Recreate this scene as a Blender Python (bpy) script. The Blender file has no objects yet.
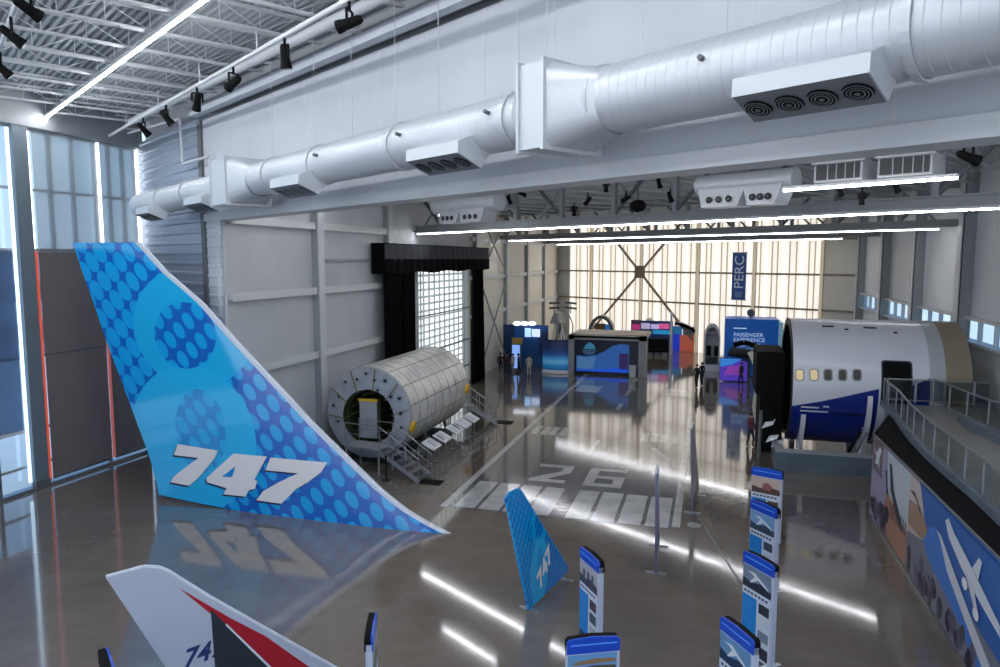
import bpy, bmesh, math, random
from mathutils import Vector, Matrix
random.seed(7)
PI = math.pi
# ------------------------------------------------------------------ survey of the place (camera station)
f_px = 720.0; HC = 9.3; CX, CY = 500.0, 333.5
TH = math.atan((CY - 259) / f_px)
AZ = math.atan((712 - 500) / (f_px / math.cos(TH)))
FW = (-math.sin(AZ), math.cos(AZ)); RT = (math.cos(AZ), math.sin(AZ))
def ray(px, py):
    a = (px - CX) / f_px; b = -(py - CY) / f_px
    fz = -math.sin(TH); fh = math.cos(TH); uz = math.cos(TH); uh = math.sin(TH)
    h = fh + b * uh; z = fz + b * uz
    return (RT[0]*a + FW[0]*h, RT[1]*a + FW[1]*h, z)
def at(px, py, z=0.0):
    d = ray(px, py); t = (z - HC) / d[2]; return Vector((d[0]*t, d[1]*t, z))
def onx(px, py, X):
    d = ray(px, py); t = X / d[0]; return Vector((X, d[1]*t, HC + d[2]*t))
def onpl(px, py, p, dr):
    d = ray(px, py); n = (-dr[1], dr[0]); t = (n[0]*p[0] + n[1]*p[1]) / (n[0]*d[0] + n[1]*d[1])
    return Vector((d[0]*t, d[1]*t, HC + d[2]*t))
def proj(v):
    x, y, z = v; z -= HC; r = RT[0]*x + RT[1]*y; h = FW[0]*x + FW[1]*y
    d = h*math.cos(TH) - z*math.sin(TH); u = h*math.sin(TH) + z*math.cos(TH)
    return CX + f_px*r/d, CY - f_px*u/d
AZL = math.atan((-145 - 500) / (f_px / math.cos(TH)))
EX = Vector((-math.sin(AZL - AZ), -math.cos(AZL - AZ), 0))     # along the great header wall, to the right
BX = Vector((-EX.y, EX.x, 0))                                  # perpendicular, into the rear hall
XG = -25.9
c0 = onx(144, 259, XG); C0 = Vector((c0.x, c0.y, 0))
XW = -17.6; XR = 12.0
def P(s, b, z): return C0 + EX*s + BX*b + Vector((0, 0, z))
def s_at_x(X, b): return (X - C0.x - BX.x*b) / EX.x
def y_at_x(X, b): s = s_at_x(X, b); return (C0 + EX*s + BX*b).y

# ------------------------------------------------------------------ materials
def lin(c):
    return tuple(((v/255)/12.92 if v/255 <= .04045 else ((v/255+.055)/1.055)**2.4) for v in c) + (1.0,)
MATS = {}
def mat(name, rgb, rough=.5, metal=0., emis=None, es=0., spec=.5, coat=0.):
    if name in MATS: return MATS[name]
    m = bpy.data.materials.new(name); m.use_nodes = True
    b = m.node_tree.nodes['Principled BSDF']
    b.inputs['Base Color'].default_value = lin(rgb); b.inputs['Roughness'].default_value = rough
    b.inputs['Metallic'].default_value = metal; b.inputs['Specular IOR Level'].default_value = spec
    if coat: b.inputs['Coat Weight'].default_value = coat; b.inputs['Coat Roughness'].default_value = .08
    if emis: b.inputs['Emission Color'].default_value = lin(emis); b.inputs['Emission Strength'].default_value = es
    MATS[name] = m; return m
class G:                                   # tiny node-expression helper
    def __init__(s, m): s.m = m; s.t = m.node_tree; s.b = s.t.nodes['Principled BSDF']
    def node(s, ty, **kw):
        n = s.t.nodes.new(ty)
        for k, v in kw.items(): setattr(n, k, v)
        return n
    def link(s, a, b): s.t.links.new(a, b)
    def m1(s, op, *a):
        n = s.node('ShaderNodeMath', operation=op)
        for i, v in enumerate(a):
            if isinstance(v, (int, float)): n.inputs[i].default_value = v
            else: s.link(v, n.inputs[i])
        return n.outputs[0]
    def obj(s):
        c = s.node('ShaderNodeTexCoord'); x = s.node('ShaderNodeSeparateXYZ'); s.link(c.outputs['Object'], x.inputs[0])
        return c.outputs['Object'], x.outputs[0], x.outputs[1], x.outputs[2]
    def noise(s, scale, detail=3, vec=None, rough=.5):
        n = s.node('ShaderNodeTexNoise'); n.inputs['Scale'].default_value = scale; n.inputs['Detail'].default_value = detail
        n.inputs['Roughness'].default_value = rough
        s.link(vec if vec is not None else s.obj()[0], n.inputs['Vector']); return n.outputs[0]
    def mix(s, fac, a, b):
        n = s.node('ShaderNodeMix', data_type='RGBA')
        if isinstance(fac, (int, float)): n.inputs[0].default_value = fac
        else: s.link(fac, n.inputs[0])
        for i, v in ((6, a), (7, b)):
            if isinstance(v, tuple): n.inputs[i].default_value = lin(v)
            else: s.link(v, n.inputs[i])
        return n.outputs[2]
    def bump(s, h, strength=.2, dist=.01):
        n = s.node('ShaderNodeBump'); n.inputs['Strength'].default_value = strength; n.inputs['Distance'].default_value = dist
        s.link(h, n.inputs['Height']); s.link(n.outputs[0], s.b.inputs['Normal'])
    def ramp(s, v, lo, hi):
        n = s.node('ShaderNodeMapRange'); n.inputs[1].default_value = lo; n.inputs[2].default_value = hi
        s.link(v, n.inputs[0]); return n.outputs[0]
def noisy(name, a, b, scale, rough=.5, metal=0., bumps=.0, **k):
    if name in MATS: return MATS[name]
    m = mat(name, a, rough, metal, **k); g = G(m)
    n = g.noise(scale, 4); g.link(g.mix(g.ramp(n, .3, .7), a, b), g.b.inputs['Base Color'])
    if bumps: g.bump(n, bumps, .01)
    return m

M_white = noisy('painted white steel', (206,209,212), (196,200,204), .8, .45)
M_wall = noisy('painted white wall', (200,204,210), (190,195,202), .35, .6)
M_wallg = noisy('insulated grey wall panel', (194,197,201), (183,187,191), .5, .55)
M_cream = noisy('cream wall panel', (230,226,214), (220,215,203), .5, .6)
M_steel = mat('grey structural steel', (150,154,157), .5)
M_steeld = mat('dark grey steel', (98,102,106), .5)
M_rail = mat('pale girt paint', (204,207,208), .5)
M_duct = mat('galvanised white duct', (200,205,211), .38, .25)
M_black = mat('matte black', (7,7,8), .8, spec=.2)
M_blackg = mat('glossy black', (10,10,12), .25)
M_velvet = noisy('black stage curtain', (11,12,16), (5,6,9), 6., .95, spec=.1)
M_valance = noisy('charcoal valance cloth', (62,65,72), (50,53,60), 5., .9)
M_alu = mat('brushed aluminium', (170,173,176), .32, .9)
M_strip = mat('lit led strip', (255,255,255), .5, emis=(250,250,255), es=13.)
M_stripf = mat('lit roof led strip', (255,255,255), .5, emis=(248,250,255), es=40.)
M_leak = mat('painted white daylight leak', (255,255,255), .5, emis=(240,246,255), es=2.2)  # glow colour for daylight leaking past the shades, not a lamp
M_leak_orange = mat('painted orange daylight leak', (226,92,62), .5, emis=(236,90,60), es=.3)
M_deck = mat('white roof deck', (176,181,184), .6)
M_joist = mat('white joist paint', (205,208,210), .5)
M_floor = mat('polished concrete', (98,92,86), .14)
g = G(M_floor)
co = g.obj()[0]
n1 = g.noise(.16, 5, co, .6); n2 = g.noise(1.3, 3, co, .55)
c1 = g.mix(g.ramp(n1, .35, .68), (98,90,82), (126,117,107))
c2 = g.mix(g.m1('MULTIPLY', g.ramp(n2, .35, .8), .3), c1, (78,71,64))
g.link(c2, g.b.inputs['Base Color'])
g.link(g.m1('ADD', g.m1('MULTIPLY', g.ramp(n2, .2, .9), .05), .06), g.b.inputs['Roughness'])
wv = g.noise(.6, 2, co, .4); g.bump(wv, .035, .05)
g.b.inputs['Specular IOR Level'].default_value = .8; g.b.inputs['Coat Weight'].default_value = .4; g.b.inputs['Coat Roughness'].default_value = .05
def floor_paint(name, rgb):
    m = mat(name, rgb, .09, spec=.8, coat=.45); gg = G(m); o = gg.obj()[0]
    n = gg.noise(1.2, 5, o, .6)
    gg.link(gg.mix(gg.ramp(n, .35, .7), rgb, tuple(int(v*.86) for v in rgb)), gg.b.inputs['Base Color'])
    gg.bump(gg.noise(.6, 2, o, .4), .035, .05); return m
M_tarmac = floor_paint('runway grey paint', (104,105,107))
M_mark = floor_paint('runway white paint', (196,196,196))
M_tan = floor_paint('tan floor inlay', (122,112,98))
M_shade = bpy.data.materials.new('grey roller shade cloth'); M_shade.use_nodes = True
def trans_mat(m, rgb, tr, tl, transp_rgb=(255,255,255)):
    t = m.node_tree; t.nodes.clear(); out = t.nodes.new('ShaderNodeOutputMaterial')
    d = t.nodes.new('ShaderNodeBsdfDiffuse'); d.inputs[0].default_value = lin(rgb)
    l = t.nodes.new('ShaderNodeBsdfTranslucent'); l.inputs[0].default_value = lin(rgb)
    p = t.nodes.new('ShaderNodeBsdfTransparent'); p.inputs[0].default_value = lin(transp_rgb)
    m1 = t.nodes.new('ShaderNodeMixShader'); m1.inputs[0].default_value = tl
    m2 = t.nodes.new('ShaderNodeMixShader'); m2.inputs[0].default_value = tr
    t.links.new(d.outputs[0], m1.inputs[1]); t.links.new(l.outputs[0], m1.inputs[2])
    t.links.new(m1.outputs[0], m2.inputs[1]); t.links.new(p.outputs[0], m2.inputs[2]); t.links.new(m2.outputs[0], out.inputs[0])
trans_mat(M_shade, (226,222,216), .58, .75, (235,238,240))
M_shade2 = bpy.data.materials.new('taupe roller shade cloth'); M_shade2.use_nodes = True
trans_mat(M_shade2, (150,140,138), .04, .35)
M_shade3 = bpy.data.materials.new('blue grey screen cloth'); M_shade3.use_nodes = True
trans_mat(M_shade3, (140,152,168), .5, .6, (190,205,222))
M_glass = bpy.data.materials.new('window glass'); M_glass.use_nodes = True
def glass_mat(m, tint, refl=.08):
    t = m.node_tree; t.nodes.clear(); out = t.nodes.new('ShaderNodeOutputMaterial')
    gl = t.nodes.new('ShaderNodeBsdfGlossy'); gl.inputs['Roughness'].default_value = .03
    p = t.nodes.new('ShaderNodeBsdfTransparent'); p.inputs[0].default_value = lin(tint)
    mx = t.nodes.new('ShaderNodeMixShader'); mx.inputs[0].default_value = refl
    t.links.new(p.outputs[0], mx.inputs[1]); t.links.new(gl.outputs[0], mx.inputs[2]); t.links.new(mx.outputs[0], out.inputs[0])
glass_mat(M_glass, (225,238,245))
M_railglass = bpy.data.materials.new('railing glass'); M_railglass.use_nodes = True
glass_mat(M_railglass, (205,212,214), .10)

# ------------------------------------------------------------------ mesh helper
COL = bpy.context.scene.collection
OFF = {}
class MB:
    def __init__(s): s.v = []; s.f = []; s.mi = []; s.m = []; s.sm = []
    def slot(s, m):
        if m not in s.m: s.m.append(m)
        return s.m.index(m)
    def add(s, vs, fs, m, smooth=False):
        k = len(s.v); i = s.slot(m)
        s.v += [Vector(v) for v in vs]
        for q in fs: s.f.append([k + j for j in q]); s.mi.append(i); s.sm.append(smooth)
        return s
    def hexa(s, c, m):       # 8 corners: bottom 4 ccw, top 4
        return s.add(c, [(3,2,1,0),(4,5,6,7),(0,1,5,4),(1,2,6,5),(2,3,7,6),(3,0,4,7)], m)
    def box(s, x0, x1, y0, y1, z0, z1, m):
        return s.hexa([(x0,y0,z0),(x1,y0,z0),(x1,y1,z0),(x0,y1,z0),(x0,y0,z1),(x1,y0,z1),(x1,y1,z1),(x0,y1,z1)], m)
    def pbox(s, s0, s1, b0, b1, z0, z1, m):   # box along the header-wall directions
        return s.hexa([P(s0,b0,z0),P(s1,b0,z0),P(s1,b1,z0),P(s0,b1,z0),P(s0,b0,z1),P(s1,b0,z1),P(s1,b1,z1),P(s0,b1,z1)], m)
    def bar(s, p, q, w, h, m, up=(0,0,1)):
        p = Vector(p); q = Vector(q); d = (q-p).normalized(); u = Vector(up)
        a = d.cross(u)
        if a.length < 1e-4: a = d.cross(Vector((1,0,0)))
        a.normalize(); n = a.cross(d).normalized(); a = a*w/2; n = n*h/2
        return s.hexa([p-a-n,p+a-n,q+a-n,q-a-n,p-a+n,p+a+n,q+a+n,q-a+n], m)
    def tube(s, p, q, r, m, n=10, r2=None, caps=True):
        p = Vector(p); q = Vector(q); d = (q-p).normalized(); r2 = r if r2 is None else r2
        a = d.cross(Vector((0,0,1)))
        if a.length < 1e-3: a = Vector((1,0,0))
        a.normalize(); c = d.cross(a)
        vs = []
        for (o, rr) in ((p, r), (q, r2)):
            for i in range(n):
                t = 2*PI*i/n; vs.append(o + a*math.cos(t)*rr + c*math.sin(t)*rr)
        s.add(vs, [(i, (i+1) % n, n+(i+1) % n, n+i) for i in range(n)], m, True)
        if caps: s.add(vs, [tuple(range(n-1, -1, -1)), tuple(range(n, 2*n))], m)
        return s
    def path(s, pts, r, m, n=8):
        for a, b in zip(pts, pts[1:]): s.tube(a, b, r, m, n)
        return s
    def prism(s, pts, o, u, v, th, m, back=None):   # polygon in plane (u,v) extruded by th along u x v
        o = Vector(o); u = Vector(u); v = Vector(v); n = u.cross(v).normalized()*th
        A = [o + u*a + v*b for a, b in pts]; Bv = [x + n for x in A]; k = len(pts)
        s.add(A + Bv, [tuple(range(k-1,-1,-1)), tuple(range(k, 2*k))] + [(i,(i+1)%k,k+(i+1)%k,k+i) for i in range(k)], m)
        return s
    def face(s, pts, m): return s.add(pts, [tuple(range(len(pts)))], m)
    def grid(s, rows, m, smooth=True, closed=False):
        k = len(rows[0]); vs = [p for r in rows for p in r]; fs = []
        for i in range(len(rows)-1):
            for j in range(k if closed else k-1):
                j2 = (j+1) % k; fs.append((i*k+j, i*k+j2, (i+1)*k+j2, (i+1)*k+j))
        return s.add(vs, fs, m, smooth)
    def decal(s, pts, fn, m, cuts=3, mx=.35):   # flat polygon pushed on to a curved surface
        bm = bmesh.new(); vv = [bm.verts.new((a, b, 0)) for a, b in pts]
        bm.faces.new(vv); bmesh.ops.triangulate(bm, faces=bm.faces[:])
        for _ in range(cuts):
            bmesh.ops.subdivide_edges(bm, edges=[e for e in bm.edges if e.calc_length() > mx], cuts=1)
            bmesh.ops.triangulate(bm, faces=bm.faces[:])
        bm.verts.index_update()
        vs = [fn(v.co.x, v.co.y) for v in bm.verts]; fs = [tuple(v.index for v in f.verts) for f in bm.faces]
        bm.free(); return s.add(vs, fs, m, True)
    def build(s, name, parent=None, origin=None, local=False, bevel=0):
        off = Vector((0,0,0))
        if parent is not None and not local: off = OFF.get(parent.name, Vector((0,0,0)))
        if parent is None and origin is not None: off = Vector(origin)
        me = bpy.data.meshes.new(name)
        me.from_pydata([tuple(v-off) for v in s.v], [], s.f)
        for m in s.m: me.materials.append(m)
        for p, i, sm in zip(me.polygons, s.mi, s.sm): p.material_index = i; p.use_smooth = sm
        me.update()
        o = bpy.data.objects.new(name, me); COL.objects.link(o)
        if parent is not None: o.parent = parent
        else: o.location = off
        OFF[o.name] = off
        if bevel:
            b = o.modifiers.new('bevel', 'BEVEL'); b.width = bevel; b.segments = 2; b.limit_method = 'ANGLE'
        return o
def tag(o, label=None, cat=None, group=None, kind=None):
    if label: o['label'] = label
    if cat: o['category'] = cat
    if group: o['group'] = group
    if kind: o['kind'] = kind
    return o
def thing(name, loc, label, cat, group=None, rz=0, local=False):
    o = bpy.data.objects.new(name, None); COL.objects.link(o); o.empty_display_size = .2
    o.location = loc; o.rotation_euler = (0, 0, rz); OFF[o.name] = Vector((0,0,0)) if local else Vector(loc)
    return tag(o, label, cat, group)
def copy_tree(o, parent=None):
    c = o.copy(); COL.objects.link(c)
    if parent is not None: c.parent = parent
    for ch in list(o.children): copy_tree(ch, c)
    return c
def struct(o): o['kind'] = 'structure'; return o
def text(body, size, m, parent, name, M, depth=.01, align='LEFT', shear=0, space=1.0, bold=0.):
    cu = bpy.data.curves.new(name, 'FONT'); cu.body = body; cu.size = size; cu.extrude = depth
    cu.align_x = align; cu.shear = shear; cu.space_line = space; cu.materials.append(m); cu.offset = bold
    tmp = bpy.data.objects.new('tmp_text', cu); COL.objects.link(tmp); bpy.context.view_layer.update()
    me = bpy.data.meshes.new_from_object(tmp.evaluated_get(bpy.context.evaluated_depsgraph_get())); me.name = name
    bpy.data.objects.remove(tmp); bpy.data.curves.remove(cu)
    if not me.materials: me.materials.append(m)
    o = bpy.data.objects.new(name, me); COL.objects.link(o); o.parent = parent
    off = OFF.get(parent.name, Vector((0,0,0)))
    o.matrix_local = Matrix.Translation(-off) @ M
    return o
def frame(o, x, y):
    x = Vector(x).normalized(); y = Vector(y).normalized(); z = x.cross(y)
    return Matrix(((x.x,y.x,z.x,o[0]),(x.y,y.y,z.y,o[1]),(x.z,y.z,z.z,o[2]),(0,0,0,1)))
UP = Vector((0,0,1))

# ------------------------------------------------------------------ floor with its painted runway
fb = MB()
fb.face([(-26.2,-16,0),(24,-16,0),(24,90,0),(-26.2,90,0)], M_floor)
def fpoly(pts, m, z=.004): fb.face([(x,y,z) for x,y in pts], m)
FZC = [0]
def frect(x0,x1,y0,y1,m,z=.004):
    FZC[0] += 1; z += FZC[0]*2e-5
    fpoly([(x0,y0),(x1,y0),(x1,y1),(x0,y1)], m, z)
frect(-9.4,-1.0,24.7,58.5,M_tarmac,.003)
frect(-9.62,-9.34,24.7,58.5,M_mark,.006); frect(-1.08,-.8,25.0,58.5,M_mark,.006)
for i in range(4):
    frect(-9.1+i*.95,-8.3+i*.95,24.85,28.1,M_mark,.006); frect(-4.85+i*.95,-4.05+i*.95,24.85,28.1,M_mark,.006)
x0,y0 = -7.2,28.75                                   # digit 2
fpoly([(x0,y0),(x0+1.55,y0),(x0+1.55,y0+.42),(x0+.75,y0+.42),(x0+1.55,y0+1.55),(x0+1.55,y0+2.6),(x0,y0+2.6),(x0,y0+2.15),(x0+1.12,y0+2.15),(x0+1.12,y0+1.65),(x0,y0+.42)], M_mark, .006)
x0,y0 = -4.9,28.75                                   # digit 6
for a in ((0,1.6,0,.42),(0,.42,.42,2.6),(1.18,1.6,.42,1.5),(.42,1.6,1.1,1.5),(.42,1.6,2.18,2.6)): frect(x0+a[0],x0+a[1],y0+a[2],y0+a[3],M_mark,.006)
frect(-5.45,-5.25,33.4,36.4,M_mark,.006)
for y in (44.0,49.0,54.5): frect(-5.5,-5.2,y,y+2.2,M_mark,.006)
for i in range(4):
    frect(-9.1+i*.5,-8.72+i*.5,36.7,38.6,M_mark,.006); frect(-3.3+i*.5,-2.92+i*.5,36.7,38.6,M_mark,.006)
frect(-9.1,-7.4,49.6,52.3,M_mark,.006); frect(-3.1,-1.3,49.6,52.3,M_mark,.006)
def strip2(a, b, w, m, z):
    a=Vector((a[0],a[1],0)); b=Vector((b[0],b[1],0)); d=(b-a).normalized(); n=Vector((-d.y,d.x,0))*w/2
    fpoly([(v.x,v.y) for v in (a-n,b-n,b+n,a+n)], m, z)
strip2((-1.5,33.6),(1.6,18.2),.34,M_tan,.007); strip2((-1.0,29.5),(1.75,18.2),.06,M_steeld,.008)
strip2((-2.5,35.5),(-1.0,32.0),.3,M_mark,.006)
struct(fb.build('floor'))
# ------------------------------------------------------------------ walls
yC = y_at_x(XW, 0)                                   # rear hall begins here
b = MB()                                             # header wall over the opening
s0, s1 = 8.35, 46.0
b.pbox(s0, s1, 0, .5, 11.0, 14.55, M_wall)
b.pbox(s0-.02, s1, -.10, .62, 10.74, 11.03, M_white)
for s in [10.6+2.05*i for i in range(16)]: b.pbox(s-.012, s+.012, -.006, .01, 11.1, 14.55, M_rail)
b.pbox(-.6, s1, .5, .7, 13.5, 16.0, M_wallg)
struct(b.build('wall_header'))
M_corr = noisy('ribbed blue grey metal cladding', (172,182,196), (160,170,186), .4, .35, .3)
b = MB()                                             # ribbed panel between glass and opening
z = 0.0
rows = []
while z < 14.5:
    for dz, db in ((0,0),(.22,0),(.26,-.05),(.36,-.05),(.40,0)): rows.append([P(.0,db,z+dz), P(8.0,db,z+dz)])
    z += .42
b.grid(rows, M_corr, False)
b.pbox(-.1,8.0,.02,.3,0,14.55,M_wallg); b.pbox(8.0,8.35,-.1,.5,0,14.55,M_steeld)
struct(b.build('wall_cladding'))
b = MB()                                             # pier at the corner of the opening
rows = []
z = 0
while z < 10.7:
    for dz, db in ((0,0),(.22,0),(.25,-.03),(.33,-.03),(.36,0)): rows.append([P(8.35,db,z+dz), P(9.85,db,z+dz)])
    z += .38
b.grid(rows, M_wall, False); b.pbox(8.35,9.8,.03,.14,0,10.75,M_wall)
struct(b.build('wall_pier'))
b = MB()                                             # left wall of the rear hall
yE = y_at_x(XW, 52.2)
W0, W1, WZ = 38.3, 52.0, 9.6                         # hangar window behind the curtains
b.box(XW-.3, XW, yC+.1, W0, 0, 13.6, M_wallg); b.box(XW-.3, XW, W0, W1, WZ, 13.6, M_wallg)
b.box(XW-.3, XW, W1, yE, 0, 13.6, M_cream)
struct(b.build('wall_left'))
for i, y in enumerate((29.68, 37.25, 52.9, 61.5, 69.0, 76.6)):
    b = MB(); b.box(XW-.02, XW+.30, y-.28, y-.24, 0, 13.4, M_steel); b.box(XW, XW+.30, y-.24, y+.24, 0, 13.4, M_steel if i<2 else M_wallg)
    b.box(XW, XW+.36, y-.30, y+.30, 0, .3, M_steel); b.box(XW+.28, XW+.33, y-.2, y+.3, 0, 13.4, M_white)
    struct(b.build('wall_column', origin=(XW,y,0)))
for z in (4.9, 7.85, 10.8):
    for ya, yb in ((yC+.3, W0), (W1, yE-.2)):
        b = MB(); b.box(XW+.0, XW+.22, ya, yb, z-.11, z+.11, M_rail); b.box(XW+.20, XW+.235, ya, yb, z-.16, z+.16, M_rail)
        struct(b.build('trim_1', origin=(XW,ya,z)))
b = MB(); b.box(XW, XW+.12, 29.9, 37.0, 9.18, 9.3, M_steel); struct(b.build('trim_2'))
# X bracing on the left wall near the far corner
for (ya, yb) in ((53.2, 61.2),):
    for (za, zb) in ((.3, 7.85), (7.85, 13.0)):
        b = MB(); b.bar((XW+.35,ya,za),(XW+.35,yb,zb),.10,.10,M_steel); b.bar((XW+.35,ya,zb),(XW+.35,yb,za),.10,.10,M_steel)
        struct(b.build('wall_bracing', origin=(XW,ya,za)))
# hangar window behind the curtains (bright day outside)
M_day = mat('backlit window panel', (170,182,184), .5, emis=(206,222,226), es=.17)
M_dayh = mat('backlit window cell', (255,255,255), .4, emis=(250,254,255), es=.75)
b = MB(); b.box(XW-.25, XW-.2, W0, W1, 0, WZ, M_day)
w = struct(b.build('window_1', origin=(XW,W0,0)))
b = MB()
for j, y in enumerate([W0+1.3+i*.95 for i in range(12)]):
    if j == 2: continue
    for k in range(20):
        b.box(XW-.2, XW-.17, y, y+.52, .5+k*.46, .5+k*.46+.30, M_dayh)
b.build('window_cells', w)
for y in (W0+2.9,):
    bb = MB(); bb.box(XW-.2, XW-.1, y, y+.85, 0, WZ, M_wallg); bb.build('solid_panel', w)
b = MB()
for z in (1.2, 3.2, 5.6): b.box(XW-.17, XW-.09, W0, W1, z, z+.09, M_steel)
for y in (W0+4.2, W0+8.4, W1-1.2): b.box(XW-.17, XW-.09, y, y+.1, 0, WZ, M_rail)
b.build('window_frame', w)
# far wall: backlit translucent panels
M_far = mat('translucent far wall panel', (230,225,215), .6, emis=(255,248,238), es=.46)
M_farb = mat('bright translucent seam', (240,236,226), .6, emis=(255,250,240), es=.62)
M_fard = mat('far wall rib', (196,184,164), .6, emis=(214,198,172), es=.22)
B0 = 52.2
sl = s_at_x(XW, B0); sr = s_at_x(XR, B0); sA = s_at_x(-15.9, B0); sB = s_at_x(9.2, B0)
b = MB(); b.pbox(sA, sB, B0, B0+.2, 0, 13.6, M_far); b.pbox(sl-.4, sA, B0-.1, B0+.3, 0, 13.6, M_wallg); b.pbox(sB, sr+.5, B0-.1, B0+.3, 0, 13.6, M_cream)
k = 0; s = sA+.35
while s < sB-.2:
    b.pbox(s, s+.13, B0-.05, B0, 0, 13.6, M_fard if k % 3 else M_farb); s += .52 if k % 2 else .62; k += 1
struct(b.build('wall_far'))
for s in (-17.31, -10.34, -3.4, 2.6, 8.9):
    s2 = s
    if not (sl < s2 < sr): continue
    b = MB(); b.pbox(s2-.13, s2+.13, B0-.42, B0-.38, 0, 13.4, M_fard); b.pbox(s2-.03, s2+.03, B0-.4, B0-.08, 0, 13.4, M_fard); b.pbox(s2-.13, s2+.13, B0-.1, B0-.06, 0, 13.4, M_rail)
    struct(b.build('wall_column', origin=P(s2,B0,0)))
for z in (4.88, 7.95, 11.0):
    b = MB(); b.pbox(sl+.1, sr-.1, B0-.3, B0-.1, z-.09, z+.09, mat('far girt', (150,140,126), .6)); struct(b.build('trim_3', origin=P(sl,B0,z)))
b = MB()                                             # big X brace with its gusset
for (a, c) in (((-17.0,1.2),(-3.6,14.6)), ((-17.0,14.6),(-3.6,1.2))):
    b.bar(P(a[0],B0-.5,a[1]), P(c[0],B0-.5,c[1]), .2, .2, mat('brace brown grey', (140,128,112), .6))
b.pbox(-10.95,-9.75,B0-.62,B0-.38,7.3,8.6,mat('gusset plate', (120,110,96), .6))
struct(b.build('wall_bracing', origin=P(-10.3,B0,0)))
# right wall with ribbon window
b = MB()
yR0, yR1 = 14.0, y_at_x(XR, B0)
M_wr = noisy('white insulated wall panel', (228,231,234), (218,221,225), .5, .55)
b.box(XR, XR+.3, yR0, yR1, 0, 5.42, M_wr); b.box(XR, XR+.3, yR0, yR1, 6.5, 13.6, M_wr)
struct(b.build('wall_right'))
M_green = noisy('outdoor foliage', (92,110,86), (178,190,178), .9, .9)
b = MB(); b.box(XR+.22, XR+.24, yR0, yR1, 5.42, 6.5, M_glass); w2 = struct(b.build('window_2'))
b = MB()
for z in (5.3, 6.44): b.box(XR-.3, XR+.3, yR0, yR1, z, z+.14, M_white)
y = yR0
while y < yR1: b.box(XR+.1, XR+.3, y, y+.09, 5.42, 6.5, M_white); y += 2.05
b.build('window_frame', w2)
for y in (23.4, 31.6, 39.7, 48.1, 56.5, 65.0):
    b = MB(); b.box(XR-.62, XR-.57, y-.3, y+.3, 0, 13.4, M_white); b.box(XR-.57, XR-.05, y-.03, y+.03, 0, 13.4, M_steel); b.box(XR-.06, XR, y-.3, y+.3, 0, 13.4, M_steel)
    b.box(XR-.5, XR-.05, y-.26, y+.26, 0, 13.4, M_steel)
    struct(b.build('wall_column', origin=(XR,y,0)))
# ------------------------------------------------------------------ left glass facade of the front hall
GZ = 14.45
def yx(px): return onx(px, 259, XG).y
b = MB(); b.box(XG-.32, XG-.3, 8, 28.3, 0, GZ, M_glass); w3 = struct(b.build('window_3', origin=(XG,8,0)))
b = MB()
for y in (8.0, 11.5, 15.0, 18.5, 20.55): b.box(XG-.34, XG-.2, y-.04, y+.04, 0, GZ, M_steel)
for z in (.06, 1.0, 2.45, 5.4, 9.66, 12.05, 14.4): b.box(XG-.34, XG-.2, 8, 28.3, z-.05, z+.05, M_steel)
for y in (22.6, 25.9, 28.2): b.box(XG-.34, XG-.2, y-.05, y+.05, 0, GZ, M_steel)
for y in (23.65, 24.75, 26.7, 27.5): b.box(XG-.36, XG-.26, y-.09, y+.09, 9.7, GZ, M_steel)
b.build('window_frame', w3)
for (ya, yb, nm) in ((22.66, 25.84, 0), (25.96, 28.2, 1)):
    t = struct(MB().box(XG-.12, XG-.10, ya+.1, yb, 9.66, GZ, M_shade).build('roller_shade', origin=(XG,ya,9.7)))
    MB().box(XG-.15, XG-.07, ya+.1, yb, 9.64, 9.72, M_steel).build('hem_bar', t)
    t = struct(MB().box(XG-.12, XG-.10, ya+.1, yb, .25, 9.62, M_shade2).build('roller_shade', origin=(XG,ya,0)))
    MB().box(XG-.15, XG-.07, ya+.1, yb, 9.56, 9.66, M_steel).box(XG-.13,XG-.09,ya,yb,5.38,5.44,M_steeld).box(XG-.15,XG-.07,ya+.1,yb,.22,.3,M_alu).build('hem_bar', t)
t = struct(MB().box(XG-.14, XG-.12, 8, 21.6, 2.5, 9.62, M_shade3).build('roller_shade', origin=(XG,8,2.5)))
MB().box(XG-.2, XG-.1, 8, 21.6, 2.42, 2.54, M_white).build('hem_bar', t)
for y, za, zb, m in ((22.56,.25,9.6,M_leak_orange),(22.5,9.7,14.3,M_leak),(25.9,.3,9.6,mat('painted rose daylight leak',(176,104,104),.5,emis=(180,100,100),es=.3)),(25.9,9.7,14.35,M_leak),(28.12,9.7,14.35,M_leak),(21.66,.4,14.3,mat('painted pale blue daylight leak',(200,225,245),.4,emis=(200,228,250),es=1.0))):
    struct(MB().box(XG-.08, XG+.0, y-.05, y+.05, za, zb, m).build('painted_light_leak', origin=(XG,y,za)))  # glowing strips imitate daylight leaking through the gaps beside the roller shades
b = MB(); b.box(XG-.1, XG+.06, 21.8, 22.44, 0, 15.0, mat('blue grey pillar',(112,124,134),.45)); b.box(XG-.1, XG+.10, 21.78, 22.46, 0, .35, M_steeld)
struct(b.build('wall_column', origin=(XG,22,0)))
b = MB(); b.box(XG-.4, XG+.1, 8, 28.4, GZ, 15.9, M_steel); b.box(XG-.4,XG-.02,8,28.4,0,.12,M_alu); struct(b.build('trim_4'))
# glass door in the facade with a push bar
b = MB(); 
for y in (18.6, 19.55, 20.5): b.box(XG-.28, XG-.16, y-.05, y+.05, 0, 2.4, M_steeld)
b.box(XG-.28, XG-.16, 18.6, 20.5, 2.32, 2.42, M_steeld); d = struct(b.build('door_1', origin=(XG,18.6,0)))
MB().box(XG-.14, XG-.08, 18.7, 20.4, 1.0, 1.06, M_steeld).build('push_bar', d)
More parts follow.
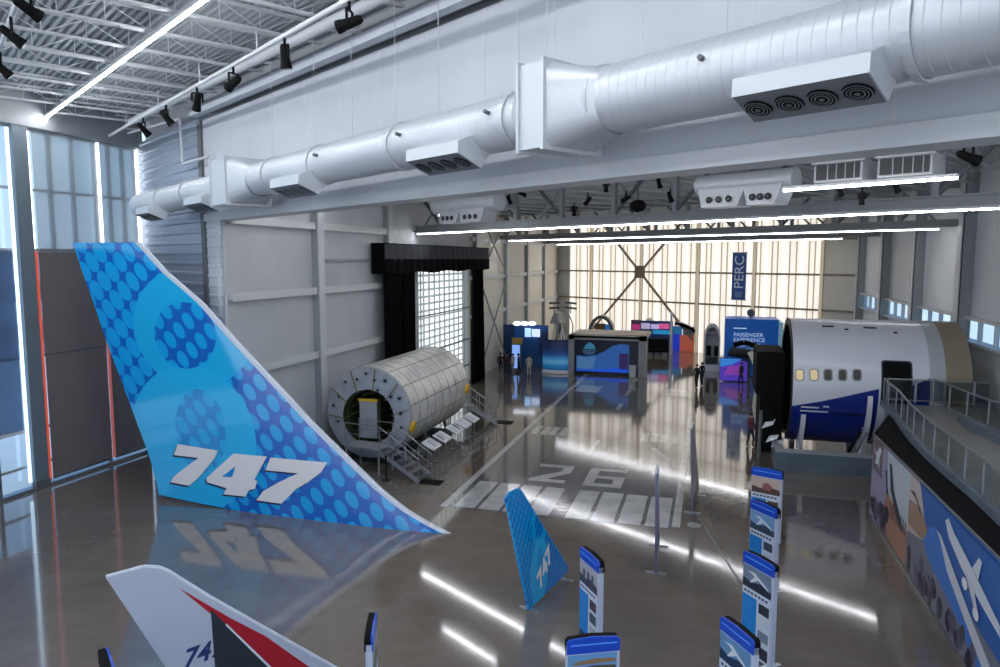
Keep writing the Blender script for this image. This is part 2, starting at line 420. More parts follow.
# outdoors: forecourt, and the bright low building across it
b = MB(); b.face([(-200,-60,-.15),(-26.4,-60,-.15),(-26.4,200,-.15),(-200,200,-.15)], noisy('sunlit forecourt', (196,200,206), (170,176,184), .08, .9)); struct(b.build('ground_outside'))
bt = thing('office_building', (-70,40,0), 'pale office block across the forecourt beyond the left glass', 'building')
b = MB(); b.box(-82,-64,30,75,-.15,9.5,mat('pale render',(186,192,200),.8)); b.build('wall', bt)
for k in range(9):
    for z in (1.2, 5.2): MB().box(-63.98,-63.9,32+k*4.6,35+k*4.6,z,z+1.9,mat('dark office glass',(92,110,128),.15)).build('window', bt)
b = MB(); b.box(-82.3,-63.7,29.7,75.3,9.5,10.0,M_steel); b.build('roof', bt)
bt = thing('tree', (15.2,33,0), 'green leafy tree outside the ribbon window at right', 'tree')
b = MB()
for k in range(26):
    cx_, cy_, cz_ = 16.2+random.uniform(-1,1), 28+random.uniform(-6,9), 4.9+random.uniform(-1.2,1.0)
    r = random.uniform(.7,1.3)
    rows = [[Vector((cx_+r*math.cos(a)*math.cos(e)*random.uniform(.85,1.1), cy_+r*math.sin(a)*math.cos(e)*1.1, cz_+r*math.sin(e))) for a in [2*PI*i/10 for i in range(10)]] for e in (-1.4,-.7,0,.7,1.4)]
    b.grid(rows, M_green, True, True)
b.build('foliage', bt)
b = MB(); b.tube((16.2,33,-.1),(16.2,32,4.6),.22,mat('bark',(84,72,60),.9)); b.tube((16.2,32.5,2.5),(16.4,27,4.8),.14,MATS['bark']); b.build('trunk', bt)

# ------------------------------------------------------------------ roof of the front hall
DZ = 15.75
b = MB(); rows = []
bb = -22.0
while bb < .6:
    for db, dz in ((0,0),(.09,0),(.11,.10),(.20,.10),(.22,0)): rows.append([P(-.6242*(bb+db)-1.0,bb+db,DZ+dz), P(42,bb+db,DZ+dz)])
    bb += .22
b.grid(rows, M_deck, False); b.prism([tuple(P(a_,c_,0).xy) for a_,c_ in ((-.6242*-22-1.0,-22),(42,-22),(42,.6),(-.6242*.6-1.0,.6))], (0,0,DZ+.17), (1,0,0), (0,1,0), .13, M_deck)
struct(b.build('ceiling'))
def joist(s, b0, b1, zt, zb, depth_name='bar_joist', pan=.62, m=M_joist):
    b = MB(); q = .045
    for sd in (-.05, .05):
        b.bar(P(s+sd,b0,zt), P(s+sd,b1,zt), q, .06, m); b.bar(P(s+sd,b0+.4,zb), P(s+sd,b1-.1,zb), q, .06, m)
    x = b0+.1; up = True
    while x + pan < b1:
        a, c = (zt, zb) if up else (zb, zt)
        b.bar(P(s,x,a), P(s,x+pan,c), .022, .022, m); b.bar(P(s,x,zt), P(s,x,zb), .018, .018, m); x += pan; up = not up
    return b.build(depth_name, origin=P(s,b0,zt))
for i in range(17):
    s = .9 + 1.95*i
    o = joist(s, max(-20, -s/.6242+.3), -.2, 15.68, 15.16, 'bar_joist', 1.05); tag(o, group='bar joists under the front hall roof', kind='structure')
# recess beams and conduits along the top of the header wall
for bb, z, w_, h_ in ((-.35,14.75,.3,.25),(.1,15.0,.5,.3),(-.9,15.25,.16,.16)):
    struct(MB().pbox(8.4,42,bb-w_/2,bb+w_/2,z-h_/2,z+h_/2,M_wall if bb<-.2 else M_steel).build('trim_5', origin=P(8.4,bb,z)))
t = thing('pipe_run', P(8,-1.5,15.0), 'pale round pipe running along the roof edge over the header wall', 'pipe')
b = MB(); b.tube(P(4,-1.35,14.95),P(42,-1.35,14.95),.13,M_white,12); b.build('pipe', t)
b = MB()
for s in range(8, 42, 4): MB().bar(P(s,-1.35,15.0), P(s,-1.35,15.7), .03,.03,M_steel).bar(P(s,-1.35,15.0),P(s+.6,.1,15.0),.06,.06,M_joist).build('pipe_hanger', t)
t = thing('pipe_run', P(8,0,13.5), 'thin white pipe dropping beside the left corner of the header wall', 'pipe')
b = MB(); b.path([P(2.2,-1.0,14.75),P(7.2,-.45,14.75),P(7.2,-.4,13.0),P(9.7,-.3,13.05)],.05,M_white); b.build('pipe', t)
# continuous light strip
ls = thing('light_strip', P(10,-4.2,14.95), 'long continuous white light strip under the front hall roof', 'light')
MB().bar(P(.6,-4.15,15.0),P(34,-4.15,15.0),.10,.10,M_joist).build('housing', ls)
MB().bar(P(.6,-4.15,14.93),P(34,-4.15,14.93),.07,.04,M_stripf).build('diffuser', ls)
# lighting pipe with theatre spotlights
def pipe_b(s): return -1.75-.03*(s-4)
lp = thing('lighting_pipe', P(14,-2.1,14.5), 'white lighting pipe hung below the front hall roof carrying black spotlights', 'pipe')
MB().tube(P(2,pipe_b(2),14.6),P(36,pipe_b(36),14.6),.06,M_white,10).build('pipe', lp)
for s in (5,9.5,14,18.5,23,27.5,32): MB().bar(P(s,pipe_b(s),14.6),P(s,pipe_b(s),15.2),.03,.03,M_joist).build('pipe_hanger', lp)
lp2 = thing('lighting_pipe', P(14,-8,14.6), 'grey lighting pipe near the top left corner of the room', 'pipe')
MB().tube(P(8,-6.8,14.6),P(30,-8.0,14.6),.06,M_joist,10).build('pipe', lp2)

def spotlight(loc, aim, label, size=1.0, group='black spotlights on the lighting pipes'):
    t = thing('spotlight', loc, label, 'spotlight', group)
    p = Vector(loc); d = Vector(aim).normalized(); c = p - Vector((0,0,.42*size))
    a = d.cross(UP).normalized()
    b = MB(); b.tube(c-d*.28*size, c+d*.20*size, .12*size, M_black, 12, .15*size); b.tube(c+d*.20*size, c+d*.36*size, .165*size, M_black, 12, .18*size)
    b.tube(c-d*.36*size, c-d*.28*size, .08*size, M_black, 10, .12*size); b.build('lamp_body', t)
    b = MB(); 
    for k in (-1,1): b.bar(c+a*.2*size*k, p+a*.2*size*k-Vector((0,0,.1*size)), .03, .05, M_black)
    b.bar(p-a*.2*size-Vector((0,0,.1*size)), p+a*.2*size-Vector((0,0,.1*size)), .03, .04, M_black); b.build('yoke', t)
    b = MB(); b.tube(p-Vector((0,0,.12*size)), p+Vector((0,0,.1)), .045*size, M_black, 8); b.build('clamp', t)
    b = MB(); b.tube(c+d*.362*size, c+d*.37*size, .14*size, M_blackg, 12); b.build('lens', t)
    return t
for px, aim, lab in ((143,(.3,.6,-.7),'black spotlight farthest left on the pipe, above the facade corner'),(166,(.5,.2,-.7),'black spotlight second from the left end of the pipe'),
                     (197,(-.4,.3,-.7),'black spotlight above the corner of the header wall'),(233,(-.7,.2,-.3),'black spotlight pointing left above the header wall edge'),
                     (285,(.05,.1,-1),'short black spotlight pointing straight down near the roof edge'),(349,(-.9,-.1,-.25),'large black spotlight lying sideways nearest the top edge')):
    q = min((P(2 + k*.05, pipe_b(2+k*.05), 14.45) for k in range(560)), key=lambda v: abs(proj(v)[0]-px))
    spotlight(q, aim, lab, .78)
for px, py, aim, lab in ((12,36,(.4,.5,-.5),'large black spotlight at the far left edge of the picture'),(27,8,(.2,.9,-.4),'black spotlight cut by the top left corner'),(1,68,(.4,.5,-.6),'black spotlight at the left edge below the large one')):
    spotlight(at(px,py,14.1)+Vector((0,0,.30)), aim, lab, .72)

# ------------------------------------------------------------------ roof and trusses of the rear hall
RZ = 13.6
b = MB(); rows = []
bb = .5
while bb < 52.4:
    for db, dz in ((0,0),(.3,0),(.36,.08),(.66,.08),(.72,0)): rows.append([P(s_at_x(XW-.3,bb+db),bb+db,RZ+dz), P(s_at_x(XR+.3,bb+db),bb+db,RZ+dz)])
    bb += .72
b.grid(rows, M_deck, False); b.prism([tuple(P(a_,c_,0).xy) for a_,c_ in ((s_at_x(XW-.3,.5),.5),(s_at_x(XR+.3,.5),.5),(s_at_x(XR+.3,52.4),52.4),(s_at_x(XW-.3,52.4),52.4))], (0,0,RZ+.1), (1,0,0), (0,1,0), .2, M_deck)
struct(b.build('ceiling'))
for (b0, b1) in ((.7,15.3),(15.9,30.9),(31.6,45.2),(45.9,52)):
    for i in range(16):
        s = s_at_x(XW,b1)+1.2 + 2.45*i
        if s > s_at_x(XR, b0)-.3 or s < s_at_x(XW,b0)-6: continue
        o = joist(s, b0, b1, RZ-.05, RZ-.75, 'bar_joist', 1.1); tag(o, group='bar joists under the rear hall roof', kind='structure')
TR = (15.6, 31.2, 45.6)
for k, tb in enumerate(TR):
    a0, a1 = s_at_x(XW, tb)+.1, s_at_x(XR, tb)-.1
    t = thing('roof_truss', P(a0, tb, 10.9), ('grey steel roof truss nearest the header wall, with light strip below', 'grey steel roof truss in the middle of the rear hall', 'grey steel roof truss farthest back near the lit far wall')[k], 'truss', 'roof trusses across the rear hall')
    MB().pbox(a0,a1,tb-.17,tb+.17,10.93,11.0,M_steel).pbox(a0,a1,tb-.02,tb+.02,11.0,11.25,M_steel).pbox(a0,a1,tb-.17,tb+.17,11.25,11.3,M_steel).build('bottom_chord', t)
    MB().pbox(a0,a1,tb-.17,tb+.17,12.85,12.9,M_steel).pbox(a0,a1,tb-.02,tb+.02,12.9,13.3,M_steel).pbox(a0,a1,tb-.17,tb+.17,13.3,13.36,M_steel).build('top_chord', t)
    s = 5.9-3.27*4; i = 0
    while s < a1:
        if s > a0+.2:
            MB().pbox(s-.11,s+.11,tb-.1,tb+.1,11.3,12.86,M_steel).build('truss_post', t)
            sd = -1 if s < 13 else 1
            q = s + sd*1.64
            if a0 < q < a1:
                MB().bar(P(s,tb,11.3),P(q,tb,12.85),.11,.13,M_steeld).build('diagonal_web', t)
                if 12 < s < 16 or i % 3 == 0: MB().bar(P(q,tb+.1,11.3),P(s,tb+.1,12.85),.09,.1,M_steel).build('diagonal_web', t)
        s += 3.27; i += 1
    e0, e1 = ((a0+.2, a1-.9), (a0+1.2, a1-1.0), (a0+2.0, a1-3.0))[k]
    l = thing('light_strip', P(e0,tb,10.8), ('bright light strip under the nearest roof truss', 'bright light strip under the middle roof truss', 'bright light strip under the farthest roof truss')[k], 'light', 'light strips under the trusses')
    MB().pbox(e0,e1,tb-.09,tb+.09,10.84,10.93,M_white).build('housing', l)
    dm = MB(); s = e0
    while s < e1: dm.pbox(s+.03,min(s+2.4,e1),tb-.07,tb+.07,10.79,10.84,M_strip); s += 2.45
    dm.build('diffuser', l)
# short strip in front with ducts beside it, upper right, and its pair at upper left
for (sa, sb_, tb, z, lab) in ((27.6,31.6,8.0,11.05,'short light strip below the dark louvres at upper right'),(5.6,10.2,13.3,11.6,'short light strip below the dark louvres at upper left of the opening')):
    l = thing('light_strip', P(sa,tb,z), lab, 'light')
    MB().pbox(sa,sb_,tb-.09,tb+.09,z+.05,z+.12,M_white).build('housing', l); MB().pbox(sa+.02,sb_-.02,tb-.07,tb+.07,z,z+.05,M_strip).build('diffuser', l)
M_lou = mat('dark louvre', (44,46,48), .7)
def louvre(s0,s1,bb,z0,z1,lab):
    t = thing('air_louvre', P(s0,bb,z0), lab, 'vent', 'dark louvred air boxes under the rear hall roof')
    MB().pbox(s0,s1,bb,bb+.9,z0,z1,M_steel).pbox(s0-.06,s1+.06,bb-.04,bb,z1-.04,z1+.04,M_steel).build('casing', t)
    q = MB().pbox(s0+.06,s1-.06,bb-.03,bb,z0+.06,z1-.06,M_lou); s = s0+.35
    while s < s1-.1: q.pbox(s,s+.02,bb-.045,bb-.03,z0+.06,z1-.06,M_steel); s += .22
    q.build('louvre_blades', t)
louvre(28.2,29.4,8.4,11.25,11.75,'dark louvred air box at upper right, left one of the pair')
louvre(29.75,30.95,8.4,11.25,11.75,'dark louvred air box at upper right, right one of the pair')
louvre(5.2,7.6,13.8,11.8,12.5,'dark louvred air box at upper left of the opening, left one of the pair')
louvre(7.9,10.2,13.8,11.8,12.5,'dark louvred air box at upper left of the opening, right one of the pair')
# ------------------------------------------------------------------ great round duct along the header wall
def dz(s): return 11.50 + .0112*(s-4)
def circ(s, bb, z, r, n=28): return [P(s, bb+r*math.cos(2*PI*i/n), z+r*math.sin(2*PI*i/n)) for i in range(n)]
dt = thing('round_duct', P(4,-1.2,11.5), 'very long white spiral round duct hanging along the header wall', 'duct')
M_seam = mat('duct seam shadow', (150,156,162), .5, .2)
for (sa, sb_, r0) in ((4.3,13.9,.47),(16.1,27.9,.48),(29.3,37.5,.52)):
    b = MB(); b.grid([circ(s,-1.2,dz(s),r0) for s in (sa,(sa+sb_)/2,sb_)], M_duct, True, True)
    if sa < 5: b.add(circ(sa,-1.2,dz(sa),r0), [tuple(range(28))], M_duct)
    s = sa+.3
    while s < sb_-.1:
        b.grid([circ(s+d_,-1.2,dz(s),r0+e_) for d_, e_ in ((-.012,0),(0,.006),(.012,0))], M_duct, False, True); s += .17
    b.build('duct_section', dt)
for s in (7.64,10.48,17.3,20.01,23.67,27.33,29.3,33.85):
    r = .49 if s < 28 else .53
    b = MB(); b.grid([circ(s+d_,-1.2,dz(s),r+e_) for d_, e_ in ((-.05,0),(-.05,.03),(.05,.03),(.05,0))], M_duct, False, True)
    b.box(0,0,0,0,0,0,M_seam) if 0 else None
    b.build('joint_ring', dt)
for (s, lw, r1, r2) in ((14.7,.95,.49,.47),(28.28,.45,.52,.49)):
    h = .68; z = dz(s)
    b = MB(); b.pbox(s-lw*.6, s+lw*.6, -1.2-h, -1.2+h, z-h, z+h, M_duct)
    b.pbox(s+lw*.6, s+lw*.6+.06, -1.2-h-.04, -1.2+h+.04, z-h-.04, z+h+.04, M_duct); b.pbox(s-lw*.6-.03, s-lw*.6+.02, -1.2-h-.05, -1.2+h+.05, z-h-.05, z+h+.05, M_duct)
    n = 28
    def sq(s_, hh):
        out = []
        for i in range(n):
            c, q = math.cos(2*PI*i/n), math.sin(2*PI*i/n); m_ = max(abs(c), abs(q)); out.append(P(s_, -1.2+hh*c/m_, z+hh*q/m_))
        return out
    b.grid([sq(s+lw*.6+.06, h-.02), circ(s+lw*.6+.95, -1.2, z, r1)], M_duct, True, True)
    b.grid([sq(s-lw*.6-.03, h-.02), circ(s-lw*.6-.4, -1.2, z, r2)], M_duct, True, True)
    b.build('damper_box', dt)
for s in (17.09,19.65,21.5,23.34,24.91,27.25,27.97,31.4,33.9): MB().tube(P(s,-1.2,dz(s)+.4),P(s,-1.2,15.6),.010,M_wall,5).build('hanger_wire', dt)
for s in (24.2,29.0,31.36,20.6,27.0): MB().tube(P(s,-1.2-.46,dz(s)+.12),P(s,-1.2-.58,dz(s)+.14),.04,M_steeld,8).build('test_port', dt)
M_plate = mat('diffuser plate grey', (118,122,128), .5)
for i, s in enumerate((7.2,12.7,19.4,25.7,32.8)):
    t = thing('air_diffuser', P(s,-1.7,dz(s)-.5), ('sloping air diffuser box at the far left end of the big duct','air diffuser box on the big duct just left of the left damper box','air diffuser box on the big duct right of the left damper box','air diffuser box on the big duct left of the tall damper box','largest air diffuser box with four round grilles, at upper right')[i], 'air vent', 'air diffuser boxes under the big round duct')
    L = .82; za = dz(s)
    zf, zb = za-.53, za-.76; bf, bk = -2.0, -1.45
    pr = [(-1.2,za-.45),(-1.42,za-.1),(bf+.02,zf+.22),(bf,zf),(bk,zb)]
    A = [P(s-L,q,z) for q,z in pr]; C = [P(s+L,q,z) for q,z in pr]; k = len(pr)
    b = MB(); b.add(A+C, [tuple(range(k)), tuple(range(2*k-1,k-1,-1))]+[(j,k+j,k+(j+1)%k,(j+1)%k) for j in range(k)], M_duct); b.build('diffuser_box', t)
    n_ = (P(0,bf,zf)-P(0,bk,zb)).normalized(); dn = EX.cross(n_).normalized()
    if dn.z > 0: dn = -dn
    mid = lambda a_: P(s+a_,(bf+bk)/2,(zf+zb)/2) + dn*.012
    b = MB(); q0 = [P(s-L+.02,bf,zf)+dn*.006,P(s+L-.02,bf,zf)+dn*.006,P(s+L-.02,bk,zb)+dn*.006,P(s-L+.02,bk,zb)+dn*.006]; b.face(q0, M_plate); b.build('grille_plate', t)
    for j in range(4):
        c = mid(-.6+.4*j); b = MB()
        for r_a, r_b, m_, o_ in ((0,.175,M_blackg,.004),(.15,.165,M_plate,.03),(.11,.125,M_steeld,.03),(.07,.085,M_plate,.03),(0,.035,M_steeld,.035)):
            ra = [c+dn*o_+(EX*math.cos(2*PI*w/20)+n_*math.sin(2*PI*w/20))*max(r_a,.001) for w in range(20)]
            rb = [c+dn*o_+(EX*math.cos(2*PI*w/20)+n_*math.sin(2*PI*w/20))*r_b for w in range(20)]
            b.grid([ra, rb], m_, False, True)
        b.build('round_grille', t)
# smaller ducts of the rear hall, crossing behind the header
def small_duct(s0, s1, bb, z, r, lab, boxes, gr=.11):
    t = thing('round_duct', P(s0,bb,z), lab, 'duct', 'small round ducts of the rear hall')
    MB().tube(P(s0,bb+.5,z),P(s1,bb+.5,z),r,M_duct,20).build('duct_section', t)
    for (sa, sb_) in boxes:
        A_ = [P(sa-.12,bb+.1,11.62),P(sa+.1,bb,11.0),P(sb_-.1,bb,11.0),P(sb_+.12,bb+.1,11.62)]
        MB().add(A_+[v+BX*.9 for v in A_], [(0,1,2,3),(7,6,5,4),(0,4,5,1),(1,5,6,2),(2,6,7,3),(3,7,4,0)], M_duct).build('diffuser_box', t)
        for j in range(3):
            c = P(sa+(sb_-sa)*(.26+.24*j),bb-.0,11.24)
            MB().tube(c, c-BX*.03, gr, M_blackg, 14).tube(c-BX*.03, c-BX*.04, gr*.4, M_steeld, 10).build('round_grille', t)
small_duct(7.8,12.5,11.0,11.9,.42,'round white duct with black grilles under the roof at upper left of the opening',((8.6,10.0),(10.2,11.8)))
small_duct(22.8,26.2,11.0,11.75,.36,'round white duct with black grilles under the roof at upper right',((23.1,24.6),(24.75,25.85)))
# spotlights on the rear roof
for k, (px, py, aim) in enumerate(((509,200,(.3,.2,-.6)),(522,194,(.5,.1,-.2)),(574,211,(0,.2,-1)),(588,201,(-.5,.1,-.6)),(606,187,(0,.1,-1)),(626,199,(-.8,.1,-.4)),(659,183,(.3,.1,-1)),(670,197,(.4,.1,-1)),(840,191,(.3,.1,-1)),(896,187,(.4,.2,-.8)),(862,199,(0,.1,-1)),(968,157,(.8,.3,-.3)))):
    bb = 13.5 if px < 800 else 9.0
    o0 = P(0, bb, 0); q = onpl(px, py, (o0.x, o0.y), (EX.x, EX.y))
    sz = .6 if px < 800 else (.42 if px < 960 else .75)
    spotlight(Vector(q)+Vector((0,0,.42*sz)), aim, 'black spotlight under the rear roof, number %s along the truss from the left' % ('one','two','three','four','five','six','seven','eight','nine at upper right','ten at upper right','eleven at upper right','twelve farthest right')[k] if False else
        ('black spotlight under the rear roof beside the left duct','small black spotlight in the first open truss bay','black spotlight hanging straight down right of the first crossed diagonals','black spotlight tilted left of the third truss post','black spotlight pointing down above the third truss post','black spotlight lying level left of the hanging speaker','black spotlight high up right of the hanging speaker','black spotlight slanting beside the fifth truss post','black spotlight below the left dark louvre at upper right','black spotlight below the right dark louvre at upper right','small black spotlight between the two upper right light strips','large black spotlight at the far upper right, in the last truss bay')[k],
        'spotlight' if False else sz, 'black spotlights under the rear roof')
t = thing('hanging_speaker', P(14.2,13.5,12), 'dark round speaker hanging from a rod in a truss bay', 'speaker')
q = onpl(638, 206, (P(0,13.5,0).x, P(0,13.5,0).y), (EX.x, EX.y))
MB().tube(q, q+Vector((0,0,1.6)), .04, M_steeld, 8).build('rod', t)
b = MB(); b.grid([[q+Vector((.34*math.cos(e)*math.cos(2*PI*i/14), .34*math.cos(e)*math.sin(2*PI*i/14), .26*math.sin(e))) for i in range(14)] for e in (-1.5,-1,-.5,0,.5,1,1.5)], M_black, True, True); b.build('speaker_body', t)

# ------------------------------------------------------------------ black curtains and valance round the hangar window
XC = -16.75
t = thing('stage_valance', (XC,44,10.1), 'wide charcoal valance cloth above the hangar window', 'curtain')
b = MB(); n = 90; 
def fold(y, a=.07, w=2.1): return a*math.sin(y*w*3)+a*.5*math.sin(y*w*7.3+1)
for (z0, z1, m_, dx) in ((9.25,10.15,M_valance,0.),(8.5,9.3,M_velvet,.04)):
    rows = []
    for z in (z0,(z0+z1)/2,z1):
        rows.append([Vector((XC+dx+fold(y)*(.3 if m_ is M_valance else 1), y, z+(.05*math.sin(y*1.3) if z==z0 else 0))) for y in [35.3+(54.0-35.3)*i/n for i in range(n+1)]])
    b.grid(rows, m_)
b.build('valance_cloth', t)
b = MB(); b.box(XW+.1, XC, 35.25, 35.35, 8.5, 10.15, M_velvet); b.box(XW+.1, XC, 53.95, 54.05, 8.5, 10.15, M_velvet); b.box(XW+.1, XC, 35.3, 54, 10.1, 10.16, M_velvet); b.build('side_return', t)
def curtain(ya, yb, ya2, yb2, lab):
    b = MB(); rows = []; n = 50
    for k in range(7):
        f = k/6; a = ya+(ya2-ya)*f; c = yb+(yb2-yb)*f
        rows.append([Vector((XC-.2+.13*math.sin(i*.95)+.04*math.sin(i*2.3), a+(c-a)*i/n, 8.7*(1-f)+.02)) for i in range(n+1)])
    b.grid(rows, M_velvet); o = b.build('stage_curtain', origin=(XC-.2,(ya+yb)/2,0)); s_ = o.modifiers.new('s','SOLIDIFY'); s_.thickness = .02
    tag(o, lab, 'curtain', 'black stage curtains at the hangar window')
curtain(35.7,37.6,35.7,37.6,'black floor-length curtain at the left edge of the hangar window')
curtain(37.9,39.6,38.1,39.6,'black curtain right of the narrow gap, second from left at the window')
curtain(50.9,52.9,50.4,53.4,'black floor-length curtain at the right edge of the hangar window')

# ------------------------------------------------------------------ the great 747 tail fin
p0 = at(450, 533); FD = Vector((-1,0.0,0)).normalized()       # from leading foot towards trailing edge
FO = Vector((p0.x, p0.y, 0)) + FD*13.45                       # origin: trailing foot
FU = -FD; FN = Vector((-FU.y, FU.x, 0)); FN = FN if FN.y < 0 else -FN   # FN towards the camera
def fin_uz(px, py, off=0.):
    o = FO + FN*off; q = onpl(px, py, (o.x, o.y), (FU.x, FU.y)); v = q - o; return v.dot(FU), q.z
LE = [fin_uz(*q) for q in ((451.5,531.5),(429,522),(405,507),(383,489),(352,459),(318,426),(294,400),(240,342.5),(204,302),(170,273),(147,248),(141,243.5))]
LE[0] = (LE[0][0], 0.0)
TE = [fin_uz(*q) for q in ((158,487),(150,461),(118.5,374),(105,338),(94,304),(82.5,273),(73,243.5))]
TE[0] = (TE[0][0], .3)
def interp(tab, z):
    tab = sorted(tab, key=lambda q: q[1])
    if z <= tab[0][1]: return tab[0][0]
    for a, c in zip(tab, tab[1:]):
        if z <= c[1]: return a[0] + (c[0]-a[0])*(z-a[1])/max(c[1]-a[1], 1e-6)
    return tab[-1][0]
FH = 9.93
def zbot(u): return .30*max(0,1-u/5.0)
def air(t): return 2.6*(.2969*math.sqrt(max(t,0))-.126*t-.3516*t*t+.2843*t**3-.1036*t**4)*1.9
def half(u, z):
    l = interp(LE, z); r = interp(TE, z); t = (l-u)/max(l-r, .1)
    t = min(max(t,0),1); return (.42*(1-z/FH)**1.3+.10) * air(t)
def fin_pt(u, z, side=1, ex=0.): return FO + FU*u + FN*side*(half(u,z)+ex) + Vector((0,0,z))
def m_dots(name, su, sz):
    m = mat(name, (10,150,212), .12, coat=.6); g = G(m); co, X, Y, Z = g.obj()
    mm = g.m1; U = mm('DIVIDE', X, su); V = mm('DIVIDE', Z, sz)
    s1 = (.54,-.72); s2 = (.41,.36); det = s1[0]*s2[1]-s1[1]*s2[0]
    A = mm('ADD', mm('MULTIPLY', U, s2[1]/det), mm('MULTIPLY', V, -s2[0]/det)); Bq = mm('ADD', mm('MULTIPLY', U, -s1[1]/det), mm('MULTIPLY', V, s1[0]/det))
    fa = mm('SUBTRACT', mm('FRACT', A), .5); fb_ = mm('SUBTRACT', mm('FRACT', Bq), .5)
    ou = mm('ADD', mm('MULTIPLY', fa, s1[0]), mm('MULTIPLY', fb_, s2[0])); ov = mm('ADD', mm('MULTIPLY', fa, s1[1]), mm('MULTIPLY', fb_, s2[1]))
    k = math.hypot(*s1); l1 = mm('ADD', mm('MULTIPLY', ou, s1[0]/k), mm('MULTIPLY', ov, s1[1]/k)); l2 = mm('ADD', mm('MULTIPLY', ou, -s1[1]/k), mm('MULTIPLY', ov, s1[0]/k))
    def circle(cu, cv, ru, rv):
        a = mm('DIVIDE', mm('SUBTRACT', U, cu), ru); c = mm('DIVIDE', mm('SUBTRACT', V, cv), rv)
        return mm('LESS_THAN', mm('ADD', mm('MULTIPLY', a, a), mm('MULTIPLY', c, c)), 1.0)
    grow = g.ramp(mm('ADD', U, mm('MULTIPLY', V, .25)), 2.2, 4.5)          # dots swell towards the trailing edge
    ra = mm('ADD', .44, mm('MULTIPLY', grow, -.09)); rb = mm('ADD', .265, mm('MULTIPLY', grow, -.065))
    e1 = mm('DIVIDE', l1, ra); e2 = mm('DIVIDE', l2, rb)
    dot = mm('LESS_THAN', mm('ADD', mm('MULTIPLY', e1, e1), mm('MULTIPLY', e2, e2)), 1.0)
    big = circle(*C1); med = circle(*C2); low = circle(*C3); sm = circle(*C4)
    clear = mm('MULTIPLY', mm('MAXIMUM', big, low), mm('SUBTRACT', 1.0, med))
    base = g.mix(dot, (0,96,186), (0,160,224))
    lc = mm('ADD', .45, mm('MULTIPLY', low, .55))
    cl2 = g.mix(lc, (0,166,220), (26,178,230))
    out = g.mix(clear, base, cl2); out = g.mix(mm('MULTIPLY', sm, .55), out, base)
    g.link(out, g.b.inputs['Base Color']); return m
def cuv(px, py): return fin_uz(px, py, .3)
def ell(px, py, ex_px, ey_px):
    a = cuv(px, py); r1 = cuv(px+ex_px, py); r2 = cuv(px, py-ey_px); return (a[0], a[1], abs(r1[0]-a[0]), abs(r2[1]-a[1]))
C1 = ell(188,328,63,62); C2 = ell(180.5,336,31.5,33.5); C3 = ell(188,440,66,74); C4 = ell(197,432,26,42)
M_fin = m_dots('747 livery with blue dots', 1, 1)
M_fin.node_tree.nodes['Principled BSDF'].inputs['Coat Weight'].default_value = 1.0
M_edge = mat('pale leading edge metal', (196,200,206), .3, .3)
fin = thing('tail_fin', FO, 'giant blue dotted airliner tail fin standing on the floor, lettered 747', 'tail fin', local=True)
fin.rotation_euler = (0,0,math.atan2(FU.y, FU.x))
RI = fin.rotation_euler.to_matrix().transposed()
def loc(v): return RI @ (Vector(v) - FO)
b = MB(); NZ, NC = 44, 26
for side in (1,-1):
    rows = []
    for i in range(NZ+1):
        z = FH*i/NZ; l = interp(LE, z)-.0; r = interp(TE, z); w_ = min(.30, (l-r)*.12)
        us = [l-w_*.9-(l-w_*.9-r)*(j/NC) for j in range(NC+1)]
        rows.append([loc(fin_pt(u, z+zbot(u)*(1-i/NZ)**3, side)) for u in us])
    b.grid(rows, M_fin)
    if side == 1: topA = rows[-1]
    else: topB = rows[-1]
b.grid([topA, topB], M_fin, False); b.build('fin_skin', fin)

b = MB(); rows = []
for i in range(NZ+1):
    z = FH*i/NZ; l = interp(LE, z); r = interp(TE, z); w_ = min(.30, (l-r)*.12)
    rows.append([loc(fin_pt(l-w_*q, z, sd, .004)) for sd, q in ((1,.95),(1,.5),(1,.2),(1,.05),(1,0),(-1,.05),(-1,.2),(-1,.5),(-1,.95))])
b.grid(rows, M_edge); b.build('leading_edge', fin)
def trace(pts, ox, oy, sc): 
    out = []
    for X, Y in pts:
        u, z = fin_uz(ox+X/sc, oy+Y/sc, 0)
        for _ in range(3): u, z = fin_uz(ox+X/sc, oy+Y/sc, half(u, z))
        out.append((u, z))
    return out
D7a = [(118,266),(286,293),(272,325),(245,358),(215,395),(190,420),(165,440),(88,425),(104,400),(135,375),(175,345),(205,324),(102,312)]
D4 = [(350,306),(490,318),(438,415),(450,420),(440,452),(415,458),(400,485),(308,475),(322,450),(240,425),(238,408)]
D4h = [(360,358),(345,403),(303,402)]
D7b = [(505,322),(742,342),(715,385),(660,425),(610,455),(575,490),(550,515),(445,500),(475,462),(540,425),(620,388),(483,375)]
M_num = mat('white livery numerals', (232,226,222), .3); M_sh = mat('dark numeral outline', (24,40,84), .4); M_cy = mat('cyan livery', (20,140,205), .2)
def numeral(pts, hole, nm):
    b = MB()
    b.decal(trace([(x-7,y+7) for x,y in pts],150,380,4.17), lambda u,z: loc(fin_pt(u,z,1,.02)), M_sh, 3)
    b.decal(trace(pts,150,380,4.17), lambda u,z: loc(fin_pt(u,z,1,.035)), M_num, 3)
    if hole: b.decal(trace(hole,150,380,4.17), lambda u,z: loc(fin_pt(u,z,1,.05)), M_cy, 2)
    b.build(nm, fin)
numeral(D7a, None, 'numeral_seven'); numeral(D4, D4h, 'numeral_four'); numeral(D7b, None, 'numeral_seven')

